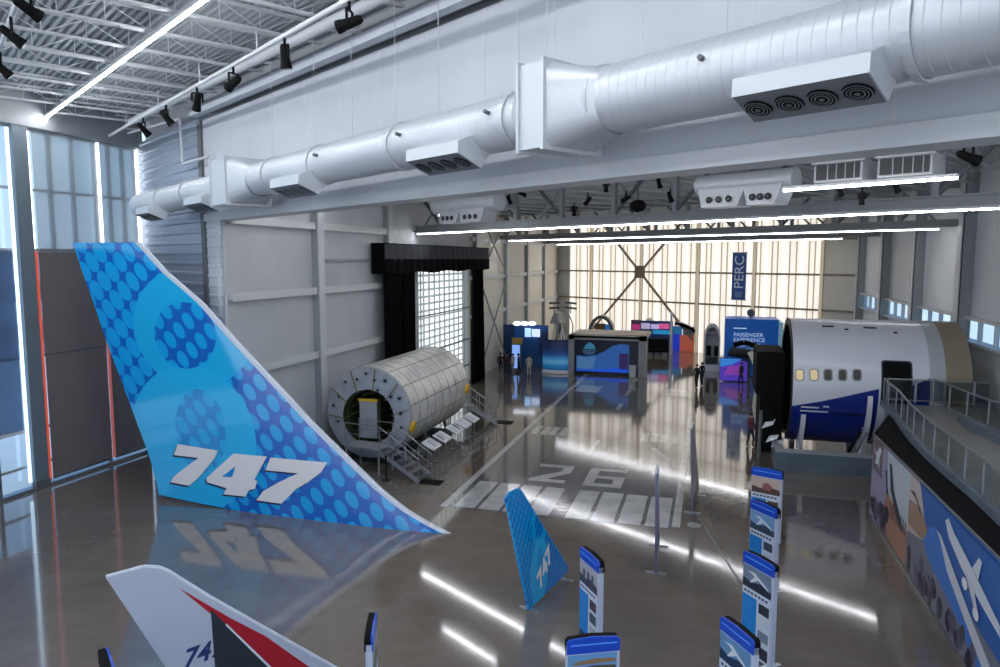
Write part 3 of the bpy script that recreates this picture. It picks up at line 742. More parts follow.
# ------------------------------------------------------------------ small tail fins (3.45 m) on steel feet
def circle_fix():
    pass
SU, SZ = 2.42/13.45, 3.45/9.93
def mini_outline(): return [(0,0),(2.42,.12),(2.46,.22),(-.45,3.38),(-.56,3.45),(-.7,3.47),(-1.05,3.47),(-1.22,3.40)]
def mini_fin(foot, ang, lab, cat_mats, outline=None):
    skin, rim, deco = cat_mats
    t = thing('small_tail_fin', (foot[0],foot[1],0), lab, 'tail fin', 'small airliner tail fins standing on the floor', rz=ang, local=True)
    o = outline or mini_outline()
    MB().prism(o, (0,.035,.03), (1,0,0), (0,0,1), .07, skin).build('fin_panel', t)
    b = MB()
    for a, c in zip(o[1:], o[2:]+[o[0]]):
        if a[0] < -1.1: continue
        b.bar((a[0],0,a[1]+.03),(c[0],0,c[1]+.03),.08,.035,rim,(0,1,0))
    b.build('edge_trim', t)
    for x in (.1, 2.2): MB().box(x-.04,x+.04,-.3,.3,0,.035,M_alu).build('foot', t)
    deco(t)
    return t
M_mini = m_dots('small blue dotted livery', SU, SZ)
def deco_blue(t):
    for sgn in (1,):
        o = (.28,-.04,.42) 
        M = frame((.62,-.042,.34),(.72,0,.69),(-.69,0,.72))
        text('747', .66, M_num, t, 'livery_numerals', M, .004, shear=.3, bold=.022)
a_ = at(528,611); c_ = at(563,580)
mini_fin((a_.x,a_.y), math.atan2(c_.y-a_.y, c_.x-a_.x), 'small blue dotted tail fin with white 747, in front of the runway keys', (M_mini, mat('blue fin edge',(40,140,200),.3), deco_blue))
M_purp = mat('violet grey fin panel', (122,120,150), .3); M_navy = mat('navy fin panel', (34,52,104), .3); M_wfin = mat('pearl white fin', (186,190,202), .35); M_red = mat('livery red', (176,20,38), .3); M_char = mat('livery charcoal', (40,46,52), .35); M_whiteg = mat('glossy white', (222,225,230), .25)
def poly_on(t, pts, m, y, nm):
    b = MB(); b.face([(x,y,z) for x,z in pts], m); return b
def deco_navy(t):
    b = MB()
    for y in (-.037,.037):
        b.face([(0,y,.05),(2.3,y,.15),(1.2,y,1.2),(-.35,y,.9)], M_navy); b.face([(-.5,y,1.5),(.7,y,1.5),(.2,y,2.0),(-.6,y,1.8)], M_red); b.face([(-.7,y,2.1),(.3,y,2.1),(0,y,2.4),(-.8,y,2.3)], M_whiteg)
    b.build('livery_stripe', t)
def deco_pale(t):
    b = MB()
    for y in (-.037,.037): b.face([(.0,y,.05),(2.3,y,.15),(1.5,y,.95),(-.2,y,.5)], M_char)
    b.build('livery_stripe', t)
mini_fin((-1.33,20.95), math.radians(92), 'small violet and navy tail fin seen edge-on beside the right runway line', (M_purp, M_whiteg, deco_navy))
mini_fin((-.43,26.55), math.radians(86), 'small greyish violet tail fin seen edge-on, farther back than its neighbour', (mat('mauve grey fin',(128,122,140),.3), M_whiteg, deco_pale))
b = MB(); b.tube((-.33,25.35,0),(-.33,25.35,.03),.24,M_alu,20); b.tube((-.33,25.35,.03),(-.33,25.35,.09),.06,M_alu,12); tag(b.build('stanchion_plate', origin=(-.33,25.35,0)), 'small round steel base plate on the floor by the violet tail fin', 'stand')
wd = math.radians(40); wa = at(107,577,3.43); WF = (wa.x+1.22*math.cos(wd), wa.y+1.22*math.sin(wd))
def wuz(X, Y):
    q = onpl(90+X/4, 550+Y/4, WF, (math.cos(wd), math.sin(wd))); return ((q.x-WF[0])*math.cos(wd)+(q.y-WF[1])*math.sin(wd), q.z)
WL = [wuz(*p) for p in ((960,466),(720,331),(480,196),(345,112),(310,90),(270,76),(215,74),(65,115))]
k_ = (.3-WL[0][1])/(WL[0][1]-WL[1][1]); WOUT = [(.35,0),(WL[0][0]+(WL[0][0]-WL[1][0])*k_-.1,.12),(WL[0][0]+(WL[0][0]-WL[1][0])*k_,.3)] + WL
def deco_white(t):
    b = MB(); y = -.037
    def ext(p, q, k): return (q[0]+(q[0]-p[0])*k, q[1]+(q[1]-p[1])*k)
    up = [wuz(*p) for p in ((355,148),(560,268),(700,340),(880,467))]; lo = [wuz(*p) for p in ((725,467),(640,395),(535,285),(480,250))]
    e1 = ext(up[2], up[3], .25); e2 = ext(lo[1], lo[0], 1.6)
    b.face([(u,y,z) for u, z in up+[e1,e2]+lo], M_red)
    ch = [wuz(*p) for p in ((482,232),(540,290),(640,395),(715,467))]; c1_ = ext(ch[2], ch[3], 1.4); bl = wuz(500,467); c2_ = ext(wuz(482,232), bl, .55)
    b.face([(u,y-.002,z) for u, z in ch+[c1_,(c1_[0]-.1,.14),(c2_[0],.14),c2_,bl]], M_char)
    w1, w2_ = wuz(545,290), ext(wuz(640,393), wuz(722,467), 1.2)
    b.face([(w1[0],y-.003,w1[1]),(w2_[0],y-.003,w2_[1]),(w2_[0]-.05,y-.003,w2_[1]-.02),(w1[0]-.02,y-.003,w1[1]-.03)], M_whiteg)
    b.build('livery_stripe', t)
    n_ = wuz(372,470)
    text('747', .5, M_navy, t, 'livery_numerals', frame((n_[0],-.0375,n_[1]-.0),(1,0,.18),(-.18,0,1)), .0012, shear=.4, bold=.012)
wd = math.radians(40); wa = at(107,577,3.43)
mini_fin((wa.x+1.22*math.cos(wd), wa.y+1.22*math.sin(wd)), wd, 'small white tail fin with red and charcoal stripes, nearest the camera at lower left', (M_wfin, M_whiteg, deco_white), WOUT)

for bb, z_ in ((-10.5,'a'),(-17,'b')):  # unseen fill strips added to brighten the front hall
    l = thing('light_strip', P(10,bb,15), 'added unseen fill light strip under the front hall roof, %s' % ('above the viewing platform' if bb > -12 else 'farthest from the header wall'), 'light')
    MB().bar(P(.6,bb,15.0),P(40,bb,15.0),.14,.10,M_joist).build('housing', l)
    MB().bar(P(.6,bb,14.93),P(40,bb,14.93),.09,.04,M_stripf).build('diffuser', l)

for bb in (3.0, 6.6):  # two more strips added out of sight to brighten the rear hall
    a0, a1 = s_at_x(XW, bb)+.8, s_at_x(XR, bb)-1.2
    l = thing('light_strip', P(a0,bb,12.8), 'added fill light strip in the first roof bay, unseen behind the header wall, %s' % ('close to it' if bb < 5 else 'farther in'), 'light')
    MB().pbox(a0,a1,bb-.09,bb+.09,12.85,12.92,M_white).build('housing', l); MB().pbox(a0,a1,bb-.07,bb+.07,12.8,12.85,M_strip).build('diffuser', l)

# ------------------------------------------------------------------ information banners
M_hdr = mat('banner royal blue', (22,74,190), .3); M_hdr2 = mat('banner bright blue line', (96,156,240), .3); M_cyb = mat('banner cyan block', (20,130,205), .35)
M_pan = mat('banner pale panel', (206,214,226), .4); M_side = mat('banner white side', (196,200,214), .4); M_ink = mat('banner ink', (46,58,86), .5); M_back = mat('banner dark foot blue', (24,50,104), .4)
PAL = {'sunset': ((196,176,160),(92,66,60),(150,96,92)), 'bluesky': ((120,160,196),(60,74,92),(190,200,210)), 'steel': ((120,132,150),(44,50,62),(206,212,220)), 'jet': ((96,140,176),(30,52,86),(208,216,224)),
       'cabin': ((176,168,176),(70,62,80),(54,84,96)), 'desert': ((110,160,200),(150,118,84),(96,74,52)), 'plain': ((150,150,150),(90,90,90),(60,60,60))}
def banner(p, q, lab, pal, flip=False):
    p = Vector((p[0],p[1],0)); q = Vector((q[0],q[1],0)); d = (q-p).normalized(); W_ = 1.0; ang = math.atan2(d.y, d.x)
    t = thing('exhibit_banner', p, lab, 'banner', 'tall blue-topped exhibit banners', rz=ang, local=True)
    T = .13; H = 2.42
    MB().box(0,W_,0,T,.03,H-.1,M_side).build('panel', t, bevel=.012)
    b = MB(); n = 10                                       # bowed blue cap, black behind
    pts = [(0,H-.26),(.0,H)]+[(0,0)]*0
    b.prism([(0,H-.24),(W_,H-.24),(W_,H-.03),(W_-.04,H+.03),(W_*.5,H+.07),(.04,H+.03),(0,H-.03)], (0,-.008,0), (1,0,0), (0,0,1), .07*1, M_hdr) if False else None
    o = [(0,H-.24),(W_,H-.24),(W_,H-.02),(W_-.05,H+.03),(W_*.5,H+.06),(.05,H+.03),(0,H-.02)]
    b.prism(o, (0,.03,0), (1,0,0), (0,0,1), .04, M_hdr); b.build('header', t)
    b = MB(); b.prism([(x,z+.0) for x,z in o], (0,T+.02,0), (1,0,0), (0,0,1), T-.01, M_black); b.build('header_back', t)
    a, c, e_ = (mat('print %s %d' % (pal, i), PAL[pal][i], .4) for i in range(3))
    y = -.004; b = MB()
    def f(x0,x1,z0,z1,m,k=1): b.face([(x0,y-.0012*k,z0),(x1,y-.0012*k,z0),(x1,y-.0012*k,z1),(x0,y-.0012*k,z1)], m)
    def pg(pts, m, k=2): b.face([(x,y-.0012*k,z) for x,z in pts], m)
    f(.02,.94,.05,H-.26,M_pan); f(.02,.94,1.62,H-.26,a,2)
    pg([(.02,1.62),(.94,1.62),(.94,1.80),(.6,1.86),(.3,1.78),(.02,1.84)], c, 3)
    if pal in ('jet','bluesky','steel'):
        pg([(.15,2.02),(.3,2.0),(.82,1.80),(.9,1.78),(.8,1.86),(.4,2.05)], M_whiteg, 4); pg([(.42,1.98),(.56,1.93),(.30,1.78),(.25,1.78)], M_whiteg, 4)
    elif pal == 'desert':
        for k in range(3): pg([(.1,1.70+.13*k),(.92,1.72+.13*k),(.92,1.79+.13*k),(.5,1.81+.13*k),(.14,1.76+.13*k)], (c,e_,c)[k], 4)
    elif pal == 'cabin':
        for k in range(3): f(.2+.22*k,.32+.22*k,1.68,2.0,(e_,c,e_)[k],4)
    else: pg([(.35,1.75),(.62,1.72),(.7,1.88),(.55,2.0),(.4,1.96)], e_, 4); 
    for k in range(7): f(.07+.115*k,.15+.115*k,1.50,1.555,M_ink,2)      # title strip lettering too small to read
    for k in range(4): f(.10+.2*k,.24+.2*k,H-.285+.0,H-.275,M_hdr2,3)
    f(.02,.50,.42,1.44,M_cyb,2); f(.02,.50,.05,.42,M_back,2)
    for k in range(3): f(.56,.9,1.16-.32*k,1.40-.32*k,(c,e_,a)[k],2); 
    for k in range(9): f(.06,.42-.03*(k%3),1.34-.07*k,1.352-.07*k,M_hdr2,3)
    f(.56,.9,.1,.38,c,2)
    b.build('printed_face', t)
    b = MB(); b.face([(.08,.0255,H-.08),(.92,.0255,H-.08),(.92,.0255,H-.055),(.08,.0255,H-.055)][::1], M_hdr2)
    b.add([(.06,-.012,H-.09),(.94,-.012,H-.09),(.94,-.012,H-.06),(.06,-.012,H-.06)], [(0,1,2,3)], M_hdr2); b.build('header_line', t)
    for x in (.12,.88): MB().add([(x-.05,-.28,0),(x+.05,-.28,0),(x+.05,.40,0),(x-.05,.40,0),(x-.03,-.02,.06),(x+.03,-.02,.06),(x+.03,.14,.06),(x-.03,.14,.06)], [(3,2,1,0),(4,5,6,7),(0,1,5,4),(1,2,6,5),(2,3,7,6),(3,0,4,7)], M_whiteg).build('foot', t)
    return t
banner((1.47,24.73),(2.31,24.38),'blue-topped banner farthest back in the right-hand row, sunset picture','sunset')
banner((1.27,21.3),(1.91,20.53),'blue-topped banner second from the back of the right-hand row','bluesky')
banner((.92,17.38),(1.59,16.53),'blue-topped banner third from the back of the right-hand row, dark jet picture','steel')
banner((.36,13.94),(1.05,12.93),'blue-topped banner nearest the camera in the right-hand row, cut by the frame','jet')
banner((-2.84,16.53),(-2.21,15.64),'blue-topped banner in the middle seen at a steep angle, cabin pictures','cabin')
banner((-2.31,12.19),(-1.36,12.65),'blue-topped banner at bottom centre facing the camera, desert picture','desert')
banner((-5.73,11.3),(-6.1,12.25),'white-edged banner seen edge-on, alone at the bottom left of centre','plain')
banner((-9.35,9.1),(-10.3,9.85),'white-edged banner at the lower left corner beside the white tail fin','plain')

# ------------------------------------------------------------------ silver fuselage barrel with stairs
BXc, BZ, BR, BY0, BY1 = -14.72, 2.38, 2.09, 29.1, 37.0
bt = thing('fuselage_barrel', (BXc,29.1,0), 'bare silver aluminium airliner fuselage barrel with open round end, before the curtains', 'fuselage')
M_skin = mat('bare aluminium skin', (222,220,212), .34, .4); g = G(M_skin); co,X,Y,Z = g.obj()
n = g.noise(1.4, 3, co); g.link(g.mix(g.ramp(n,.3,.7),(204,205,203),(236,233,224)), g.b.inputs['Base Color']); g.link(g.ramp(g.noise(3.,3,co),-.8,2.2), g.b.inputs['Roughness'])
M_joint = mat('skin lap joint', (118,120,118), .45, .7); M_primer = mat('zinc green primer', (66,78,44), .55); M_bulk = noisy('bare bulkhead aluminium', (186,190,196), (160,166,174), 2., .4, .2)
M_yel = mat('hazard yellow', (222,176,44), .5); M_rib = mat('olive stringer', (126,122,66), .5)
def bc(y, a, r): return Vector((BXc + r*math.cos(a), y, BZ + r*math.sin(a)))
N_ = 48
b = MB(); ys = [BY0 + (BY1-BY0)*i/8 for i in range(9)]
b.grid([[bc(y, 2*PI*i/N_, BR) for i in range(N_)] for y in ys], M_skin, True, True)
b.build('outer_skin', bt)
b = MB()
for i, y in enumerate([BY0+.04]+ys[1:-1]+[BY1-.05]): b.grid([[bc(y+d, 2*PI*k/N_, BR+e) for k in range(N_)] for d, e in ((-.012,0),(-.012,.008),(.012,.008),(.012,0))], M_joint, False, True)
for k in range(14):
    a = 2*PI*k/14+.2; b.add([bc(BY0,a-.008,BR+.01),bc(BY0,a+.008,BR+.01),bc(BY1,a+.008,BR+.01),bc(BY1,a-.008,BR+.01)], [(0,1,2,3)], M_joint)
for y in ys[:-1]:
    for k in range(28):
        a = 2*PI*k/28; b.add([bc(y+.35,a-.003,BR+.006),bc(y+.35,a+.003,BR+.006),bc(y+.65,a+.003,BR+.006),bc(y+.65,a-.003,BR+.006)], [(0,1,2,3)], M_joint)
b.build('skin_joints', bt)
b = MB(); ro, ri = BR-.02, 1.27; zc = -.20
def ringpt(a, r, y): o = (BXc + (0 if r > 1.5 else 0), BZ + (0 if r > 1.5 else zc)); return Vector((o[0]+r*math.cos(a), y, o[1]+r*math.sin(a)))
A = [ringpt(2*PI*i/N_, ro, BY0-.02) for i in range(N_)]; C = [ringpt(2*PI*i/N_, ri, BY0-.05) for i in range(N_)]; D = [ringpt(2*PI*i/N_, ri, BY0+.4) for i in range(N_)]
b.grid([[bc(BY0+.02, 2*PI*i/N_, BR) for i in range(N_)], A, C], M_bulk, False, True); b.grid([C, D], M_primer, False, True); b.build('end_bulkhead', bt)
b = MB()
b.grid([[ringpt(2*PI*i/N_, r, y) for i in range(N_)] for r, y in ((1.2,BY0+.3),(1.2,BY1-1))], M_primer, True, True)
for k in range(16): a = 2*PI*k/16; b.bar(ringpt(a,1.02,BY0+.3), ringpt(a,1.02,BY1-1.2), .05, .06, M_rib if k % 3 else M_primer)
b.face([ringpt(2*PI*i/N_, 1.05, BY1-1) for i in range(N_)], mat('dark inner bulkhead',(60,64,60),.5)); b.build('inner_lining', bt)
b = MB()
for k in range(6):
    a = PI*.5 + (k-2.5)*.62+.12; p, q = ringpt(a,1.2,BY0-.07), ringpt(a,ro-.03,BY0-.05); b.bar(p,q,.06,.03,M_rib)
b.build('radial_stiffener', bt)
for k, (a, rr) in enumerate(((1.9,1.6),(2.25,1.75),(1.35,1.55),(1.05,1.75),(.72,1.5),(.45,1.72),(.05,1.6),(-.35,1.7),(-.62,1.5),(2.7,1.6),(3.0,1.75),(3.45,1.6),(1.6,1.8),(1.2,1.35))):
    c = ringpt(a, rr, BY0-.06); bb = MB(); bb.bar(c-Vector((.1,0,.0)), c+Vector((.1,0,0)), .015, .17, M_alu); bb.tube(c-Vector((0,.012,0)), c-Vector((0,.018,0)), .05, M_blackg, 8); bb.build('sensor_plate', bt)
b = MB(); fr = M_wallg
b.box(BXc-.45,BXc+.45,BY0-.02,BY0+.3,BZ-1.2,BZ+.62,mat('green door opening',(70,82,62),.5)); b.box(BXc-.42,BXc+.42,BY0-.06,BY0-.02,BZ-1.15,BZ+.52,M_bulk); b.box(BXc-.47,BXc+.47,BY0-.08,BY0-.03,BZ+.52,BZ+.64,M_yel); b.build('door_panel', bt)
for y, a in ((BY0+.25,-.28),(BY1-.35,-.05)):
    b = MB(); c = bc(y,a,BR+.0); b.tube(c, c+Vector((.10,0,-.02)), .30, M_yel, 16, .24); b.tube(c+Vector((.1,0,-.02)), c+Vector((.14,0,-.03)), .1, M_yel, 12); b.build('yellow_fitting', bt)
b = MB()                                                # cradle frame
for y in (30.2,32.8,35.6):
    b.box(BXc-1.5,BXc+1.5,y-.12,y+.12,.0,.22,M_steeld)
    for sx_ in (-1,1): b.bar((BXc+sx_*1.35,y,.1),(BXc+sx_*1.15,y,.75),.16,.16,M_steeld)
for sx_ in (-1.4,1.4): b.box(BXc+sx_-.08,BXc+sx_+.08,29.2,37,.0,.2,M_steeld)
b.build('cradle', bt)
def stairs(foot, top, width, n, lab, plat=1.2, extra=None):
    """foot/top: plan points, climbs to z=h"""
    f0 = Vector((foot[0],foot[1],0)); t0 = Vector((top[0],top[1],0)); d = (t0-f0).normalized(); w_ = Vector((-d.y,d.x,0))*width/2; h = n*.19; L = (t0-f0).length
    t = thing('access_stairs', f0, lab, 'stairs', 'grey metal access stairs to the silver barrel')
    for i in range(n):
        c = f0 + d*(L*(i+.5)/n) + UP*(.19*(i+1)); b = MB(); r = d*.14
        b.hexa([c-r-w_-UP*.03,c+r-w_-UP*.03,c+r+w_-UP*.03,c-r+w_-UP*.03,c-r-w_,c+r-w_,c+r+w_,c-r+w_], M_alu); b.build('tread', t)
    pl = t0 + d*plat
    b = MB(); z = h
    b.hexa([t0-w_+UP*(z-.08),pl-w_+UP*(z-.08),pl+w_+UP*(z-.08),t0+w_+UP*(z-.08),t0-w_+UP*z,pl-w_+UP*z,pl+w_+UP*z,t0+w_+UP*z], M_steel); b.build('platform', t)
    for sd in (-1,1):
        MB().bar(f0+w_*sd+UP*.05, t0+w_*sd+UP*(h-.1), .04, .18, M_steel).build('stringer', t)
        for p_ in (t0+d*.05, pl-d*.05): MB().bar(p_+w_*sd, p_+w_*sd+UP*(h), .06,.06, M_steel).build('platform_post', t)
    for sd in (-1,1):
        b = MB(); a0 = f0+w_*sd+UP*1.0; a1 = t0+w_*sd+UP*(h+1.0); a2 = pl+w_*sd+UP*(h+1.0)
        b.path([a0,a1,a2],.024,M_alu); b.path([a0-UP*.45,a1-UP*.45,a2-UP*.45],.016,M_alu)
        for k in range(4):
            p_ = f0+(t0-f0)*(k/3)+w_*sd+UP*(h*k/3); b.tube(p_, p_+UP*1.0, .02, M_alu, 8)
        b.tube(pl+w_*sd+UP*h, a2, .02, M_alu, 8); b.build('handrail', t)
    return t
stairs((-11.35,27.55),(-13.35,28.0),.95,6,'grey metal steps with handrails rising to the open end of the silver barrel', 1.9)
stairs((-11.6,38.6),(-12.9,37.9),.9,6,'grey metal steps with handrails at the far end of the silver barrel', 1.2)
for (x,y,w1,w2,lab) in ((-11.0,27.35,.9,.6,'black floor mat at the foot of the near barrel steps'),(-11.25,38.9,1.2,.7,'black floor mat at the foot of the far barrel steps')):
    tag(MB().box(x-w1/2,x+w1/2,y-w2/2,y+w2/2,0.004,.03,M_black).build('floor_mat', origin=(x,y,0)), lab, 'mat', 'floor mats by the barrel stairs')
for i,(y, lab) in enumerate(((29.9,'tilted silver reading panel on posts beside the barrel, nearest the near steps'),(31.3,'tilted silver reading panel beside the barrel, second from the near steps'),(33.0,'tilted silver reading panel beside the barrel with dark pictures, in the middle'),(34.3,'tilted silver reading panel beside the barrel, second from the far steps'),(35.6,'tilted silver reading panel beside the barrel, nearest the far steps'))):
    t = thing('reading_panel', (-11.9,y,0), lab, 'information panel', 'tilted reading panels along the silver barrel'); x = -12.0
    b = MB(); b.hexa([(x-.3,y-.5,1.05),(x+.3,y-.5,.75),(x+.3,y+.5,.75),(x-.3,y+.5,1.05),(x-.3,y-.5,1.10),(x+.3,y-.5,.80),(x+.3,y+.5,.80),(x-.3,y+.5,1.10)], M_whiteg); b.build('panel', t)
    b = MB()
    for k in range(3): yy = y-.38+.28*k; b.face([(x-.22,yy,1.063),(x+.2,yy,.853),(x+.2,yy+.2,.853),(x-.22,yy+.2,1.063)], (M_pan,M_ink,M_wallg)[(k+i)%3] if i == 2 else (M_pan,M_alu,M_wallg)[(k+i)%3])
    b.build('printed_picture', t)
    for sd in (-.4,.4): MB().tube((x,y+sd,0),(x,y+sd,.9),.025,M_alu,8).box(x-.15,x+.15,y+sd-.06,y+sd+.06,0,.02,M_alu).build('post', t)
b = MB(); b.tube((-12.95,27.1,.0),(-12.95,27.1,.03),.2,M_blackg,18); b.tube((-12.95,27.1,.03),(-12.95,27.1,1.0),.03,M_blackg,10); b.tube((-12.95,27.1,1.0),(-12.95,27.1,1.05),.05,M_blackg,10)
tag(b.build('barrier_post', origin=(-12.95,27.1,0)), 'black barrier post on a round base before the barrel steps', 'post')

# ------------------------------------------------------------------ white and blue fuselage section at right
FY, FZ, FR = 37.4, 3.5, 2.95
def cyl(x, a, ex=0.): return Vector((x, FY-(FR+ex)*math.cos(a), FZ+(FR+ex)*math.sin(a)))
def cylhit(px, py):
    d = ray(px, py); A_ = d[1]**2+d[2]**2; dy, dz_ = -FY, HC-FZ; Bq = 2*(d[1]*dy+d[2]*dz_); Cq = dy*dy+dz_*dz_-FR*FR
    D_ = Bq*Bq-4*A_*Cq; t = (-Bq-math.sqrt(max(D_,0)))/(2*A_)
    return d[0]*t, math.asin(max(-1,min(1,(HC+d[2]*t-FZ)/FR)))
M_fus = mat('pearl white fuselage skin', (214,217,226), .32, coat=.4); M_fblue = mat('deep blue livery', (18,42,128), .25, coat=.5); M_tan2 = mat('tan composite end skin', (146,132,112), .45); M_ring = mat('pale grey skin ring', (176,180,184), .4)
ft = thing('fuselage_section', (7,FY,0), 'big white airliner fuselage section with deep blue belly, on a cradle by the right wall', 'fuselage')
X0, X1, X2, X3 = 3.62, 9.15, 9.75, 10.75
def cut(x): return -1.35 if x < 5 else (-1.35+.22*(x-5)/3.4)
def shell(x0, x1, m, r_ex, nm, lo=None):
    b = MB(); rows = []
    for i in range(9):
        x = x0+(x1-x0)*i/8; a0 = cut(x); rows.append([cyl(x, a0+(PI-2*a0+0)*k/56, r_ex) for k in range(57)])
    b.grid(rows, m); b.grid([[v - (v-Vector((v.x,FY,FZ))).normalized()*.06 for v in r] for r in rows], m); return b.build(nm, ft)
shell(X0, X1, M_fus, 0, 'main_skin'); shell(X1, X2, M_ring, .01, 'skin_ring'); shell(X2, X3, M_tan2, -.01, 'tan_skin')
b = MB()
for x in [X0+.5+.55*k for k in range(12)]:
    b.grid([[cyl(x+d, -1.3+(PI+2.6)*k/48, e) for k in range(49)] for d, e in ((0,-.07),(0,-.24),(.08,-.24),(.08,-.07))], M_steeld, False)
b.build('inner_frame', ft)
b = MB(); b.face([cyl(X0+1.6, 2*PI*k/40, -.25) for k in range(40)], M_black); b.build('cabin_partition', ft); b = MB()
b.grid([[cyl(x, -1.3+(PI+2.6)*k/48, -.10) for k in range(49)] for x in (X0+.05, X0+1.6)], mat('dark cabin lining', (12,12,14), .8)); b.build('cabin_lining', ft); b = MB(); b.face([cyl(X3-.1, 2*PI*k/40, -.1) for k in range(40)], M_tan2); b.build('end_cap', ft)
b = MB(); b.grid([[cyl(X0+d, -1.33+(PI+2.66)*k/56, e) for k in range(57)] for d, e in ((0,-.3),(0,.012),(.05,.012))], mat('rim edge dark', (48,50,54), .5), False); b.build('front_rim', ft)
hit = lambda pts: [cylhit(*p) for p in pts]
blue = hit([(789,406),(800,404.5),(820,401.5),(840,397.5),(860,393),(879,389)])
xs = [p[0] for p in blue]
blue = [(X0, blue[0][1])] + blue[1:] + [(7.15, blue[-1][1])]
low = [(7.15,-.75),(7.05,-1.0),(6.8,-1.18),(6.3,-1.27),(5.4,-1.32),(4.5,-1.33),(X0,-1.33)]
b = MB(); up_ = blue
for i in range(len(up_)-1):
    xa, aa = up_[i]; xb, ab = up_[i+1]; rows = []
    for k in range(15):
        f = k/14; la = -1.33+.05*max(0,xa-5.4)+.3*max(0,xa-6.3); lb = -1.33+.05*max(0,xb-5.4)+.3*max(0,xb-6.3)
        rows.append([cyl(xa, aa+(la-aa)*f, .008), cyl(xb, ab+(lb-ab)*f, .008)])
    b.grid(rows, M_fblue)
rt = hit([(908,386),(915,382.5),(926,378)])
b.decal([(8.42,rt[0][1]),(8.75,rt[1][1]),(X1,rt[2][1]),(X1,-.6),(8.42,-.6)], lambda x,a: cyl(x,a,.010), M_fblue, 5, .09)
b.build('blue_livery', ft)
def rrect(cx_, ca, w_, h_, r_=.35, n=5):
    out = []
    for qx, qy, st in ((1,1,0),(-1,1,1),(-1,-1,2),(1,-1,3)):
        for k in range(n+1):
            a = PI/2*(st+k/n); rr = min(w_,h_)*r_; out.append((cx_+qx*(w_/2-rr)+rr*math.cos(a), ca+(qy*(h_/2-rr)+rr*math.sin(a))/FR))
    return out
M_wtan = mat('lit cabin window', (196,180,140), .4, emis=(200,176,130), es=.35); M_wdk = mat('dark cabin window', (52,50,46), .2); M_wfr = mat('window surround', (150,150,150), .4)
for i, px in enumerate((799.5,814,828,842.5,857)):
    x, a = cylhit(px, 375); b = MB(); b.decal(rrect(x, a, .40, .56), lambda x,a: cyl(x,a,.010), M_wfr, 3, .09); b.decal(rrect(x, a, .29, .45), lambda x,a: cyl(x,a,.018), M_wtan if i < 2 else M_wdk, 3, .09); o = b.build('cabin_window', ft)
    if i < 2: o['label'] = 'lit amber cabin window'
dx0, da = cylhit(895, 379)
b = MB(); b.decal(rrect(7.86, .13, 1.22, 2.1, .12), lambda x,a: cyl(x,a,.014), mat('door surround dark teal',(30,44,56),.4), 5, .09); b.decal(rrect(7.86, .13, 1.08, 1.96, .12), lambda x,a: cyl(x,a,.022), M_black, 5, .09); b.build('door_opening', ft)
for px, py, w_ in ((828,326.5,.5),(870,328,.55)):
    x, a = cylhit(px, py); MB().decal(rrect(x, a, w_, .13, .2), lambda x,a: cyl(x,a,.012), M_blackg, 0).build('roof_slot', ft)
for px, py in ((846.5,329.5),(895.5,333)):
    x, a = cylhit(px, py); MB().decal(rrect(x, a, .16, .12, .3), lambda x,a: cyl(x,a,.012), M_blackg, 0).build('roof_slot', ft)
b = MB()
for px0, px1, py in ((801,819,407.2),(823,829,406.6),(800,828,411.2)):
    xa, aa = cylhit(px0, py); xb, ab = cylhit(px1, py); m_ = (aa+ab)/2; b.decal([(xa,m_-.012),(xb,m_-.012),(xb,m_+.012),(xa,m_+.012)], lambda x,a: cyl(x,a,.014), M_pan, 1)
b.build('small_lettering', ft)
b = MB(); x, a = cylhit(846, 414); b.decal([(x-.75,a-.02),(x+.75,a-.02),(x+.75,a+.02),(x-.75,a+.02)], lambda x,a: cyl(x,a,.014), mat('dark lettering',(12,22,70),.4), 1); b.build('dark_lettering', ft)
M_pl = noisy('blue grey barrier cladding',(92,108,120),(76,92,104),1.5,.35)
lb = thing('low_barrier', (5.4,33.2,0), 'low blue grey barrier wall around the foot of the fuselage section', 'barrier')
b = MB(); b.box(2.95,8.0,33.0,33.4,0,.9,M_pl); b.box(2.95,3.25,33.4,35.6,0,.9,M_pl); b.build('barrier_wall', lb)
b = MB(); b.box(2.9,8.05,32.95,33.45,.9,.97,M_steel); b.box(2.9,3.3,33.45,35.65,.9,.97,M_steel); b.build('top_cap', lb)
b = MB(); b.box(2.93,8.02,32.97,33.0,.42,.47,M_steeld); b.box(2.93,8.02,32.96,33.0,0,.12,M_steeld); b.build('dark_band', lb)
